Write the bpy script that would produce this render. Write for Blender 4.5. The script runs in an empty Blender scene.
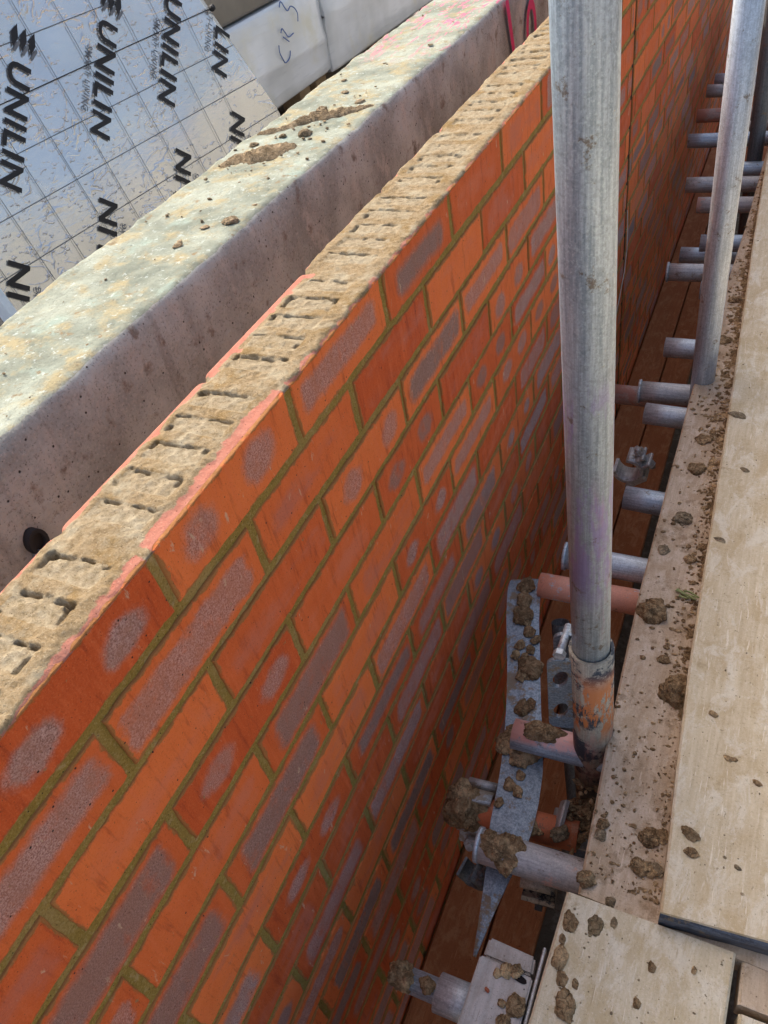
import bpy, bmesh, math, random
from mathutils import Vector, Matrix, noise, Euler

RND = random.Random(7)
SC = bpy.context.scene
COL = SC.collection

# ------------------------------------------------------------------ helpers
def link(o, parent=None):
    COL.objects.link(o)
    if parent:
        o.parent = parent
    return o

def obj(name, bm, mat=None, parent=None, smooth=False):
    me = bpy.data.meshes.new(name)
    bm.to_mesh(me); bm.free()
    if mat:
        for m in (mat if isinstance(mat, (list, tuple)) else [mat]):
            me.materials.append(m)
    if smooth:
        for p in me.polygons:
            p.use_smooth = True
    return link(bpy.data.objects.new(name, me), parent)

def obj_py(name, verts, faces, mat=None, parent=None, smooth=False):
    me = bpy.data.meshes.new(name)
    me.from_pydata(verts, [], faces); me.update()
    if mat:
        for m in (mat if isinstance(mat, (list, tuple)) else [mat]):
            me.materials.append(m)
    if smooth:
        for p in me.polygons:
            p.use_smooth = True
    return link(bpy.data.objects.new(name, me), parent)

def empty(name, loc=(0, 0, 0)):
    o = bpy.data.objects.new(name, None); o.location = loc
    o.empty_display_size = .05
    return link(o)

def tag(o, label=None, cat=None, group=None, kind=None):
    if label: o['label'] = label
    if cat: o['category'] = cat
    if group: o['group'] = group
    if kind: o['kind'] = kind
    return o

def box(bm, x0, x1, y0, y1, z0, z1, bevel=0, seg=1):
    vs = [bm.verts.new((x, y, z)) for x in (x0, x1) for y in (y0, y1) for z in (z0, z1)]
    f = [(0, 1, 3, 2), (4, 6, 7, 5), (0, 4, 5, 1), (2, 3, 7, 6), (0, 2, 6, 4), (1, 5, 7, 3)]
    fs = [bm.faces.new([vs[i] for i in q]) for q in f]
    if bevel:
        es = list({e for q in fs for e in q.edges})
        bmesh.ops.bevel(bm, geom=es, offset=bevel, segments=seg, affect='EDGES', profile=.6)

def frame(a, b):
    d = (Vector(b) - Vector(a)).normalized()
    u = d.cross(Vector((0, 0, 1)))
    if u.length < 1e-4: u = Vector((1, 0, 0))
    u.normalize()
    return d, u, d.cross(u)

def tube(bm, a, b, r, wall=.004, n=28, a0=0, a1=2 * math.pi, dents=.0):
    """hollow tube from a to b (an arc when a0..a1 is not a full turn)"""
    a, b = Vector(a), Vector(b)
    d, u, w = frame(a, b)
    full = abs(a1 - a0 - 2 * math.pi) < 1e-6
    L = (b - a).length
    k = max(1, int(L / .05)) if dents else 1
    cnt = n if full else n + 1
    rings = []
    for rr in (r, r - wall):
        rs = []
        for i in range(k + 1):
            c = a + d * (L * i / k)
            ring = []
            for j in range(cnt):
                t = a0 + (a1 - a0) * j / n
                q = rr * (1 + (dents * noise.noise(c * 9 + Vector((math.cos(t), math.sin(t), 0))) if dents else 0))
                ring.append(bm.verts.new(c + (u * math.cos(t) + w * math.sin(t)) * q))
            rs.append(ring)
        rings.append(rs)
    o, i_ = rings
    m = cnt if full else cnt - 1
    def nx(j): return (j + 1) % cnt
    for s in range(k):
        for j in range(m):
            bm.faces.new((o[s][j], o[s][nx(j)], o[s + 1][nx(j)], o[s + 1][j])).smooth = True
            bm.faces.new((i_[s][j], i_[s + 1][j], i_[s + 1][nx(j)], i_[s][nx(j)])).smooth = True
    for j in range(m):
        bm.faces.new((o[0][j], i_[0][j], i_[0][nx(j)], o[0][nx(j)]))
        bm.faces.new((o[k][j], o[k][nx(j)], i_[k][nx(j)], i_[k][j]))
    if not full:
        for j in (0, cnt - 1):
            for s in range(k):
                q = (o[s][j], o[s + 1][j], i_[s + 1][j], i_[s][j])
                bm.faces.new(q if j == 0 else q[::-1])

def rod(bm, a, b, r, n=16, r2=None):
    a, b = Vector(a), Vector(b)
    d, u, w = frame(a, b)
    r2 = r if r2 is None else r2
    A = [bm.verts.new(a + (u * math.cos(2 * math.pi * j / n) + w * math.sin(2 * math.pi * j / n)) * r) for j in range(n)]
    B = [bm.verts.new(b + (u * math.cos(2 * math.pi * j / n) + w * math.sin(2 * math.pi * j / n)) * r2) for j in range(n)]
    for j in range(n):
        k = (j + 1) % n
        bm.faces.new((A[j], A[k], B[k], B[j])).smooth = n > 8
    bm.faces.new(A[::-1]); bm.faces.new(B)

def fbm(p, o=4):
    s, a, t = 0, 1, 0
    p = Vector(p)
    for _ in range(o):
        s += a * noise.noise(p); t += a; a *= .5; p = p * 2.07 + Vector((7.1, 3.3, 1.7))
    return s / t

def smooth01(a, b, x):
    t = min(1, max(0, (x - a) / (b - a)))
    return t * t * (3 - 2 * t)

# ------------------------------------------------------------------ material kit
class Mat:
    def __init__(s, name, rough=.8, metal=0., spec=.3):
        s.m = bpy.data.materials.new(name); s.m.use_nodes = True
        s.t = s.m.node_tree; s.b = s.t.nodes['Principled BSDF']
        s.b.inputs['Roughness'].default_value = rough
        s.b.inputs['Metallic'].default_value = metal
        s.b.inputs['Specular IOR Level'].default_value = spec
        s.tc = s.t.nodes.new('ShaderNodeTexCoord')
    def _in(s, sock, v):
        if v is None: return
        if isinstance(v, bpy.types.NodeSocket): s.t.links.new(v, sock)
        elif isinstance(v, (tuple, list)):
            sock.default_value = tuple(v) + ((1,) if len(v) == 3 and len(sock.default_value) == 4 else ())
        else: sock.default_value = v
    @property
    def P(s): return s.tc.outputs['Object']
    def map(s, v, scale=(1, 1, 1), loc=(0, 0, 0), rot=(0, 0, 0)):
        n = s.t.nodes.new('ShaderNodeMapping'); s._in(n.inputs['Vector'], v)
        n.inputs['Scale'].default_value = scale; n.inputs['Location'].default_value = loc; n.inputs['Rotation'].default_value = rot
        return n.outputs[0]
    def noise(s, v, scale, detail=4, rough=.55, dist=0, out=0):
        n = s.t.nodes.new('ShaderNodeTexNoise'); s._in(n.inputs['Vector'], v)
        n.inputs['Scale'].default_value = scale; n.inputs['Detail'].default_value = detail
        n.inputs['Roughness'].default_value = rough; n.inputs['Distortion'].default_value = dist
        return n.outputs[out]
    def vor(s, v, scale, feat='F1', out=0, rand=1):
        n = s.t.nodes.new('ShaderNodeTexVoronoi'); n.feature = feat; s._in(n.inputs['Vector'], v)
        n.inputs['Scale'].default_value = scale; n.inputs['Randomness'].default_value = rand
        return n.outputs[out]
    def math(s, op, a, b=None, c=None, clamp=False):
        n = s.t.nodes.new('ShaderNodeMath'); n.operation = op; n.use_clamp = clamp
        s._in(n.inputs[0], a); s._in(n.inputs[1], b); s._in(n.inputs[2], c)
        return n.outputs[0]
    def step(s, x, a, b):          # smooth 0..1 between a and b
        n = s.t.nodes.new('ShaderNodeMapRange'); n.interpolation_type = 'SMOOTHSTEP'
        s._in(n.inputs[0], x); s._in(n.inputs[1], a); s._in(n.inputs[2], b)
        return n.outputs[0]
    def mix(s, f, a, b, blend='MIX'):
        n = s.t.nodes.new('ShaderNodeMix'); n.data_type = 'RGBA'; n.blend_type = blend
        s._in(n.inputs[0], f); s._in(n.inputs[6], a); s._in(n.inputs[7], b)
        return n.outputs[2]
    def ramp(s, f, stops):
        n = s.t.nodes.new('ShaderNodeValToRGB'); s._in(n.inputs[0], f)
        e = n.color_ramp.elements
        while len(e) < len(stops): e.new(.5)
        for q, (p, c) in zip(e, stops): q.position = p; q.color = tuple(c) + (1,)
        return n.outputs[0]
    def sep(s, v):
        n = s.t.nodes.new('ShaderNodeSeparateXYZ'); s._in(n.inputs[0], v); return n.outputs
    def comb(s, x, y, z):
        n = s.t.nodes.new('ShaderNodeCombineXYZ')
        for i, v in enumerate((x, y, z)): s._in(n.inputs[i], v)
        return n.outputs[0]
    def attr(s, name):
        n = s.t.nodes.new('ShaderNodeAttribute'); n.attribute_name = name; return n
    def rnd(s): return s.t.nodes.new('ShaderNodeObjectInfo').outputs['Random']
    def bump(s, h, strength=.3, dist=.002):
        n = s.t.nodes.new('ShaderNodeBump'); s._in(n.inputs['Height'], h)
        n.inputs['Strength'].default_value = strength; n.inputs['Distance'].default_value = dist
        prev = s.b.inputs['Normal'].links
        if prev: s.t.links.new(prev[0].from_socket, n.inputs['Normal'])
        s.t.links.new(n.outputs[0], s.b.inputs['Normal'])
    def col(s, c): s._in(s.b.inputs['Base Color'], c); return s
    def rough(s, r): s._in(s.b.inputs['Roughness'], r); return s
    def metal(s, r): s._in(s.b.inputs['Metallic'], r); return s

def offs(m):  # object-space vector shifted per object, so copies do not repeat
    r = m.rnd()
    n = m.t.nodes.new('ShaderNodeVectorMath'); n.operation = 'ADD'
    m._in(n.inputs[0], m.P)
    m._in(n.inputs[1], m.comb(m.math('MULTIPLY', r, 37.), m.math('MULTIPLY', r, 91.), m.math('MULTIPLY', r, 53.)))
    return n.outputs[0]

# --- brick faces: red stock with grey-purple sanded panels / paired creases
def mat_brick():
    m = Mat('brick', rough=.82, spec=.25)
    bp = m.sep(m.attr('bpos').outputs['Vector']); bc = m.attr('bcol')
    c = m.sep(bc.outputs['Vector'])            # type, random, length
    u, v = bp[0], bp[1]
    P = m.P
    hsh = lambda k: m.math('FRACT', m.math('MULTIPLY', c[1], k))
    def wob(scale, amp, x, loc=(0, 0, 0)):
        return m.math('MULTIPLY_ADD', m.math('SUBTRACT', m.noise(m.map(P, loc=loc), scale, 4, .65), .5), amp, x)
    uu = wob(150, .010, wob(24, .030, u)); vv = wob(150, .008, wob(30, .016, v, (3, 5, 1)), (5, 2, 2))
    vv = m.math('MULTIPLY_ADD', m.math('SUBTRACT', hsh(13.7), .5), .009, vv)
    uu = m.math('MULTIPLY_ADD', m.math('SUBTRACT', hsh(29.3), .5), .020, uu)
    # sanded panel, its size and softness differ from brick to brick
    hx = m.math('SUBTRACT', m.math('MULTIPLY', c[2], .5), m.math('MULTIPLY_ADD', hsh(41.), .022, .019))
    qx = m.math('MAXIMUM', m.math('SUBTRACT', m.math('ABSOLUTE', uu), hx), 0.)
    qy = m.math('MAXIMUM', m.math('SUBTRACT', m.math('ABSOLUTE', vv), m.math('MULTIPLY_ADD', hsh(17.), .009, .006)), 0.)
    dist = m.math('SQRT', m.math('ADD', m.math('MULTIPLY', qx, qx), m.math('MULTIPLY', qy, qy)))
    panel = m.step(dist, m.math('MULTIPLY_ADD', hsh(7.7), .007, .0125), m.math('MULTIPLY_ADD', hsh(5.1), -.008, .0075))
    # two oval creases
    du = m.math('DIVIDE', m.math('SUBTRACT', m.math('ABSOLUTE', uu), m.math('MULTIPLY_ADD', c[1], .02, m.math('MULTIPLY', c[2], .205))), m.math('MULTIPLY_ADD', hsh(19.), .010, .021))
    dv = m.math('DIVIDE', vv, m.math('MULTIPLY_ADD', hsh(23.), .006, .0175))
    dist2 = m.math('SQRT', m.math('ADD', m.math('MULTIPLY', du, du), m.math('MULTIPLY', dv, dv)))
    oval = m.step(dist2, 1.20, .62)
    t1 = m.step(c[0], .5, .51); t2 = m.step(c[0], 1.5, 1.51)
    t0 = m.math('SUBTRACT', 1., t1)
    grey = m.math('ADD', m.math('MULTIPLY', panel, m.math('SUBTRACT', t1, t2)), m.math('MULTIPLY', oval, t2))
    blot = m.step(m.noise(m.map(P, scale=(1, .6, 1.4)), 16, 4, .6), .40, .66)
    blush = m.math('MULTIPLY', m.math('MULTIPLY', panel, t0), blot)
    streak = m.noise(m.map(P, scale=(1, 1, .16)), 85, 4, .65)
    base = m.mix(m.noise(P, 22, 5, .66), (.40, .047, .009), (.66, .112, .022))
    base = m.mix(m.math('MULTIPLY_ADD', m.step(hsh(3.3), .05, .95), .80, .10), base, m.mix(m.noise(P, 30, 4, .6), (.72, .138, .028), (.88, .235, .062)))
    base = m.mix(m.math('MULTIPLY', m.step(streak, .50, .68), .40), base, (.74, .165, .055))
    base = m.mix(m.math('MULTIPLY', m.step(streak, .46, .30), .45), base, (.235, .026, .010))
    base = m.mix(m.math('MULTIPLY', blush, .6), base, m.mix(hsh(11.), (.70, .20, .10), (.44, .15, .11)))
    sand = m.noise(P, 620, 3, .75)
    base = m.mix(m.math('MULTIPLY', m.step(sand, .52, .70), .35), base, (.72, .23, .11))
    base = m.mix(m.math('MULTIPLY', m.step(sand, .44, .28), .45), base, (.16, .022, .010))
    g = m.mix(m.step(sand, .34, .66), (.20, .100, .082), (.58, .375, .325))
    g = m.mix(m.step(m.noise(P, 34, 5, .68), .38, .66), g, m.mix(.6, g, (.36, .165, .11)))
    dark = m.step(hsh(7.3), .55, .85)
    g = m.mix(m.math('MULTIPLY', dark, .6), g, m.mix(sand, (.055, .042, .040), (.27, .21, .17)))
    # pale flecks gather on the rim of the dark panels
    rimf = m.math('MULTIPLY', m.step(dist, .002, .009), m.step(m.noise(P, 190, 4, .75), .56, .64))
    g = m.mix(m.math('MULTIPLY', m.math('MULTIPLY', rimf, dark), .8), g, (.60, .44, .33))
    g = m.mix(m.step(m.vor(P, 120), .12, .06), g, (.05, .035, .03))
    wear = m.step(m.math('ADD', m.noise(P, 26, 5, .7), m.math('MULTIPLY', streak, .35)), .36, .66)
    fade = m.math('MULTIPLY', grey, m.math('MULTIPLY_ADD', wear, .75, .25))
    fade = m.math('MULTIPLY', fade, m.math('MULTIPLY_ADD', hsh(31.), .35, .65))
    k = m.mix(fade, base, g)
    # lime bloom, mortar smeared over the arrises, chips and pores
    sc = m.step(m.noise(m.map(P, scale=(1, 3, 1), rot=(.6, 0, 0)), 26, 6, .68, .4), .63, .70)
    k = m.mix(m.math('MULTIPLY', sc, .7), k, (.62, .43, .28))
    ed = m.math('MINIMUM', m.math('SUBTRACT', m.math('MULTIPLY', c[2], .5), m.math('ABSOLUTE', u)), m.math('SUBTRACT', .0325, m.math('ABSOLUTE', v)))
    smear = m.step(m.math('SUBTRACT', ed, m.math('MULTIPLY', m.math('SUBTRACT', m.noise(P, 38, 5, .7), .40), .016)), .0016, -.0006)
    k = m.mix(m.math('MULTIPLY', smear, .75), k, m.mix(sand, (.20, .105, .025), (.33, .20, .07)))
    spot = m.math('MULTIPLY', m.step(m.noise(P, 48, 5, .7), .66, .70), .8)
    k = m.mix(spot, k, m.mix(sand, (.22, .13, .05), (.40, .27, .13)))
    k = m.mix(m.step(m.vor(P, 60), .075, .045), k, (.035, .02, .015))
    k = m.mix(m.step(m.vor(m.map(P, loc=(2, 2, 7)), 170), .10, .05), k, (.10, .03, .015))
    m.col(k)
    m.rough(m.math('MULTIPLY_ADD', grey, .12, .76))
    m.bump(sand, .6, .0016); m.bump(streak, .35, .002)
    m.bump(m.math('MULTIPLY', m.noise(m.map(P, scale=(1, 1, .25)), 60, 4, .6), 1.), .5, .004)
    m.bump(grey, .35, .0012); m.bump(smear, .5, .0012)
    return m.m

def mat_mortar():
    m = Mat('mortar_joint', rough=.92, spec=.15)
    P = m.P
    g = m.noise(P, 520, 4, .75)
    k = m.mix(m.noise(P, 35, 5, .65), (.225, .145, .026), (.38, .265, .068))
    k = m.mix(m.step(m.noise(P, 9, 4, .6), .48, .70), k, (.36, .245, .085))
    k = m.mix(m.step(m.noise(P, 70, 5, .7), .56, .70), k, (.42, .30, .14))
    k = m.mix(m.math('MULTIPLY', m.step(g, .52, .66), .5), k, (.48, .36, .17))
    k = m.mix(m.math('MULTIPLY', m.step(g, .46, .32), .6), k, (.08, .045, .012))
    k = m.mix(m.step(m.vor(P, 130), .12, .06), k, (.04, .025, .01))
    m.col(k); m.bump(g, .8, .002); m.bump(m.noise(P, 70, 4, .65), .7, .005)
    return m.m

def mat_walltop():
    m = Mat('wall_top_mortar', rough=.95, spec=.1)
    a = m.attr('mort').outputs['Fac']; sl = m.attr('slot').outputs['Fac']; P = m.P
    n = m.noise(P, 150, 6, .72); f = m.noise(P, 520, 4, .78)
    mo = m.mix(m.step(n, .3, .7), (.235, .165, .085), (.40, .300, .175))
    mo = m.mix(m.step(m.noise(P, 28, 5, .66), .45, .68), mo, m.mix(n, (.34, .28, .18), (.50, .43, .30)))
    mo = m.mix(m.step(m.noise(m.map(P, loc=(4, 4, 4)), 19, 5, .65), .50, .68), mo, (.27, .175, .070))
    gs = m.mix(m.step(n, .3, .7), (.29, .235, .145), (.50, .435, .315))
    mo = m.mix(m.math('MULTIPLY', m.step(m.math('ADD', sl, m.math('MULTIPLY', m.math('SUBTRACT', n, .5), .8)), .35, .65), .5), mo, gs)
    mo = m.mix(m.math('MULTIPLY', m.step(f, .54, .68), .5), mo, (.60, .52, .38))
    mo = m.mix(m.math('MULTIPLY', m.step(f, .45, .30), .65), mo, (.12, .082, .042))
    mo = m.mix(m.step(m.vor(P, 210), .13, .06), mo, (.09, .06, .035))
    br = m.mix(m.noise(P, 60, 5, .65), (.44, .135, .085), (.62, .30, .22))
    br = m.mix(m.math('MULTIPLY', m.step(f, .54, .70), .5), br, (.66, .42, .33))
    br = m.mix(m.step(m.vor(P, 190), .13, .07), br, (.13, .05, .03))
    edge = m.step(m.math('ADD', a, m.math('MULTIPLY', m.math('SUBTRACT', m.noise(P, 120, 6, .75), .5), 1.1)), .38, .60)
    m.col(m.mix(edge, br, mo))
    m.bump(n, .8, .003); m.bump(f, .9, .0018)
    return m.m

def mat_concrete():
    m = Mat('old_concrete', rough=.92, spec=.15)
    P = m.P
    nz = m.sep(m.attr('topmask').outputs['Vector'])[0]
    n1 = m.noise(P, 9, 6, .62); n2 = m.noise(m.map(P, loc=(2, 7, 5)), 22, 5, .65); fine = m.noise(P, 260, 4, .7)
    top = m.mix(m.step(n1, .32, .66), (.195, .215, .168), (.37, .395, .318))
    top = m.mix(m.step(n2, .47, .68), top, m.mix(fine, (.30, .245, .125), (.42, .37, .23)))
    top = m.mix(m.step(m.noise(m.map(P, loc=(9, 1, 3)), 13, 5, .6), .56, .72), top, (.30, .365, .305))
    top = m.mix(m.step(m.noise(m.map(P, loc=(1, 8, 3)), 46, 4, .65), .60, .72), top, (.25, .19, .11))
    top = m.mix(m.math('MULTIPLY', m.step(fine, .60, .75), .45), top, (.22, .19, .14))
    y = m.sep(P)[1]
    pinkm = m.math('MULTIPLY', m.step(m.noise(m.map(P, scale=(2.4, .55, 1), rot=(0, 0, .5)), 21, 4, .6, 1.2), .53, .60), m.step(y, 1.36, 1.62))
    top = m.mix(m.math('MULTIPLY', pinkm, .8), top, (.66, .16, .27))
    side = m.mix(m.step(m.noise(P, 7, 6, .6), .3, .7), (.255, .258, .228), (.47, .48, .435))
    side = m.mix(m.step(m.noise(m.map(P, scale=(1, 1.5, .8)), 14, 5, .65), .5, .75), side, (.46, .425, .37))
    side = m.mix(m.math('MULTIPLY', m.step(m.noise(m.map(P, scale=(1, 5, .35), loc=(3, 3, 3)), 6, 4, .6), .58, .72), .35), side, (.15, .13, .105))
    side = m.mix(m.step(m.noise(P, 30, 4), .58, .72), side, (.20, .165, .13))
    side = m.mix(m.math('MULTIPLY', m.step(fine, .54, .68), .5), side, (.50, .46, .40))
    side = m.mix(m.math('MULTIPLY', m.step(fine, .45, .32), .6), side, (.10, .08, .06))
    top = m.mix(m.math('MULTIPLY', m.step(fine, .47, .34), .5), top, (.17, .16, .12))
    top = m.mix(m.math('MULTIPLY', m.step(m.noise(m.map(P, loc=(5, 5, 5)), 90, 5, .75), .57, .66), .7), top, (.50, .55, .50))
    pit = m.step(m.vor(P, 55), .11, .06)
    pit2 = m.step(m.vor(m.map(P, loc=(3, 1, 2)), 130), .13, .07)
    side = m.mix(m.math('MAXIMUM', pit, m.math('MULTIPLY', pit2, .6)), side, (.05, .042, .036))
    e = m.step(m.math('ADD', nz, m.math('MULTIPLY', m.math('SUBTRACT', m.noise(P, 80, 5, .7), .5), .5)), .42, .58)
    m.col(m.mix(e, side, top))
    m.bump(fine, .5, .002); m.bump(m.noise(P, 45, 5, .65), .6, .006)
    m.bump(m.math('MULTIPLY', pit, -1.), .6, .003)
    return m.m

def mat_foil():
    m = Mat('embossed_foil', rough=.3, metal=.74, spec=.5)
    P = m.P                         # local x along the sheet, y down the sheet
    m.col(m.mix(m.noise(P, 6, 3), (.56, .55, .525), (.80, .79, .765)))
    n = m.noise(P, 14, 4, .6)
    m.rough(m.math('MULTIPLY_ADD', n, .24, .12))
    cr = m.math('ABSOLUTE', m.math('SUBTRACT', m.noise(m.map(P, scale=(1, 1.5, 1), rot=(0, 0, .35)), 17, 2, .45, 1.3), .5))
    cr = m.math('MULTIPLY', m.step(cr, .035, .0), m.step(m.noise(P, 7, 3), .46, .60))
    m.bump(cr, .5, .004)
    m.bump(m.noise(m.map(P, scale=(1, 2.2, 1)), 40, 3, .5, .5), .20, .003)
    m.bump(m.noise(P, 2.4, 2, .4), .7, .07)
    drop = m.step(m.noise(m.map(P, scale=(1, 1.7, 1), loc=(7, 2, 0)), 75, 2, .5), .60, .68)
    m.bump(m.math('MULTIPLY', drop, m.step(m.noise(m.map(P, loc=(1, 9, 0)), 9, 3), .40, .54)), .9, .0035)
    m.bump(m.noise(P, 900, 2), .05, .001)
    return m.m

def mat_metal(name, c0, c1, patch=None, pamount=.5, rough=.45, metal=.75, rust=0., axis=0, stain=None):
    m = Mat(name, rough=rough, metal=metal, spec=.5)
    V = offs(m)
    sc = [1., 1., 1.]; sc[axis] = .035
    st = m.noise(m.map(V, scale=tuple(sc)), 260, 5, .7)
    fine = m.noise(V, 420, 4, .75)
    k = m.mix(m.step(st, .34, .66), c0, c1)
    k = m.mix(m.math('MULTIPLY', m.step(m.vor(V, 150, out=0), .55, .75), .3), k, tuple(q * .7 for q in c0))
    k = m.mix(m.math('MULTIPLY', m.step(fine, .50, .66), .45), k, tuple(min(1, q * 1.35) for q in c1))
    k = m.mix(m.math('MULTIPLY', m.step(fine, .46, .32), .45), k, tuple(q * .55 for q in c0))
    sc2 = list(sc); sc2[axis] = .35
    k = m.mix(m.math('MULTIPLY', m.step(m.noise(m.map(V, scale=tuple(sc2), loc=(9, 9, 9)), 40, 6, .75), .55, .66), .30), k, tuple(q * .66 for q in c0))
    mt = metal
    if patch:
        pm = m.step(m.noise(V, 17, 7, .75), 1 - pamount - .03, 1 - pamount + .03)
        pk = m.mix(fine, tuple(q * .62 for q in patch), tuple(min(1, q * 1.25) for q in patch))
        k = m.mix(pm, k, pk); mt = m.math('MULTIPLY_ADD', pm, -metal, metal)
    if stain:
        for (c, lo, hi, am, zs, ze, zs2, ze2) in stain:
            z = m.sep(m.P)[2]
            mk = m.math('MULTIPLY', m.step(z, zs, ze), m.step(z, ze2, zs2))
            mk = m.math('MULTIPLY', mk, m.step(m.noise(m.map(V, scale=(1.2, 1.2, .25), loc=(lo * 9, hi * 3, 0)), 22, 7, .75), lo, hi))
            k = m.mix(m.math('MULTIPLY', mk, am), k, c)
    dirt = m.step(m.noise(m.map(V, loc=(5, 2, 8)), 34, 7, .76), .60, .66)
    k = m.mix(m.math('MULTIPLY', dirt, .75), k, m.mix(fine, (.10, .07, .04), (.24, .175, .11)))
    spl = m.step(m.noise(m.map(V, loc=(3, 8, 1)), 95, 4, .7), .69, .73)
    k = m.mix(m.math('MULTIPLY', spl, .7), k, (.62, .60, .54))
    if rust:
        rm = m.step(m.noise(m.map(V, loc=(1, 6, 2)), 19, 7, .76), 1 - rust, 1 - rust + .08)
        k = m.mix(rm, k, m.mix(fine, (.10, .045, .022), (.32, .14, .06)))
    m.col(k); m.metal(mt)
    m.rough(m.math('MULTIPLY_ADD', fine, .35, rough - .15))
    m.bump(st, .22, .001); m.bump(fine, .3, .001)
    return m.m

def mat_wood(name, c0, c1, stain, grime, pale, amt=.5, grain=.35):
    m = Mat(name, rough=.86, spec=.2)
    V = offs(m)
    g = m.noise(m.map(V, scale=(1, .07, 1)), 150, 5, .65, .3)
    k = m.mix(m.step(g, .25, .75), c0, c1)
    k = m.mix(m.math('MULTIPLY', m.step(m.noise(m.map(V, scale=(1, .7, 1)), 15, 6, .66, .4), .45, .60), .8), k, m.mix(g, stain, c0))
    k = m.mix(m.math('MULTIPLY', m.step(m.noise(m.map(V, scale=(1, .5, 1), loc=(4, 1, 2)), 34, 6, .72, .5), .48, .64), .7), k, pale)
    k = m.mix(m.math('MULTIPLY', m.step(m.noise(m.map(V, loc=(8, 3, 1)), 23, 6, .74), 1 - amt, 1 - amt + .12), .75), k, grime)
    k = m.mix(m.math('MULTIPLY', m.step(m.noise(m.map(V, scale=(1, .75, 1), loc=(2, 2, 9)), 150, 4, .7), .63, .70), .7), k, tuple(q * .6 for q in grime))
    sp_ = m.noise(V, 330, 5, .8)
    k = m.mix(m.math('MULTIPLY', m.step(sp_, .43, .30), .7), k, tuple(q * .55 for q in grime))
    k = m.mix(m.math('MULTIPLY', m.step(sp_, .56, .68), .5), k, tuple(min(1, q * 1.12) for q in pale))
    k = m.mix(m.step(m.vor(V, 70), .085, .045), k, tuple(q * .4 for q in grime))
    scr = m.step(m.noise(m.map(V, scale=(7, .5, 1), rot=(0, 0, .45), loc=(3, 0, 0)), 45, 3, .6), .64, .70)
    k = m.mix(m.math('MULTIPLY', scr, .55), k, tuple(min(1, q * 1.2) for q in pale))
    scr2 = m.step(m.noise(m.map(V, scale=(6, .6, 1), rot=(0, 0, -.7), loc=(1, 4, 0)), 40, 3, .6), .67, .72)
    k = m.mix(m.math('MULTIPLY', scr2, .5), k, grime)
    k = m.mix(m.math('MULTIPLY', m.noise(V, 500, 4, .75), .45), k, tuple(q * .5 for q in c0))
    m.col(k)
    m.bump(g, grain, .0015); m.bump(m.noise(V, 160, 6, .75), .55, .002)
    return m.m

def mat_mud(name, c0, c1):
    m = Mat(name, rough=.95, spec=.12)
    V = m.t.nodes.new('ShaderNodeNewGeometry').outputs['Position']   # real size on scaled clods
    f = m.noise(V, 420, 4, .78); n = m.noise(V, 110, 6, .74)
    k = m.mix(m.step(n, .34, .66), c0, c1)
    k = m.mix(m.step(m.noise(V, 26, 5, .68), .50, .64), k, tuple(min(1, q * 1.45) for q in c1))
    k = m.mix(m.math('MULTIPLY', m.step(m.noise(m.map(V, loc=(3, 3, 3)), 34, 5, .7), .50, .62), .6), k, tuple(q * .62 for q in c0))
    k = m.mix(m.math('MULTIPLY', m.step(f, .45, .30), .7), k, tuple(q * .3 for q in c0))
    k = m.mix(m.math('MULTIPLY', m.step(f, .55, .70), .5), k, tuple(min(1, q * 1.45) for q in c1))
    wv = m.t.nodes.new('ShaderNodeVectorMath'); wv.operation = 'MULTIPLY_ADD'
    m._in(wv.inputs[0], m.noise(V, 90, 4, .6, out=1)); wv.inputs[1].default_value = (.010, .010, .010); m._in(wv.inputs[2], V)
    cr = m.step(m.vor(wv.outputs[0], 95, 'DISTANCE_TO_EDGE'), .07, .0)
    cr = m.math('MULTIPLY', cr, m.step(m.noise(V, 40, 3), .42, .58))
    k = m.mix(m.math('MULTIPLY', cr, .55), k, tuple(q * .25 for q in c0))
    m.col(k); m.bump(n, 1., .005); m.bump(m.noise(V, 55, 5, .7), .9, .009); m.bump(m.math('MULTIPLY', cr, -1.), .8, .003); m.bump(f, .7, .0015)
    return m.m

def mat_plain(name, c, rough=.7, metal=0., var=.25, scale=60, bump=.2):
    m = Mat(name, rough=rough, metal=metal)
    m.col(m.mix(m.noise(m.P, scale, 4, .6), tuple(q * (1 - var) for q in c), tuple(min(1, q * (1 + var)) for q in c)))
    if bump: m.bump(m.noise(m.P, scale * 3, 4, .65), bump, .002)
    return m.m

def mat_pack():
    m = Mat('plastic_wrapped_pack', rough=.28, spec=.5)
    V = m.P
    k = m.mix(m.step(m.noise(V, 3.5, 3), .35, .65), (.68, .68, .645), (.85, .85, .83))
    k = m.mix(m.step(m.noise(m.map(V, loc=(5, 1, 0)), 5, 4), .5, .72), k, (.74, .70, .56))
    k = m.mix(m.math('MULTIPLY', m.step(m.noise(m.map(V, scale=(1, .3, 3)), 25, 4), .55, .75), .35), k, (.62, .63, .62))
    m.col(k)
    m.b.inputs['Coat Weight'].default_value = .35; m.b.inputs['Coat Roughness'].default_value = .2
    m.bump(m.noise(m.map(V, scale=(1, .35, 1.6)), 11, 3, .5, .8), .35, .012)
    m.bump(m.noise(m.map(V, scale=(1, 1, .2)), 70, 3), .15, .002)
    return m.m

def mat_ground():
    m = Mat('bare_earth', rough=.95, spec=.1)
    k = m.mix(m.noise(m.P, 2, 6, .65), (.13, .095, .06), (.28, .215, .15))
    m.col(m.mix(m.step(m.noise(m.P, 25, 4), .5, .7), k, (.33, .27, .2)))
    m.bump(m.noise(m.P, 30, 5, .7), .7, .03)
    return m.m

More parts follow.
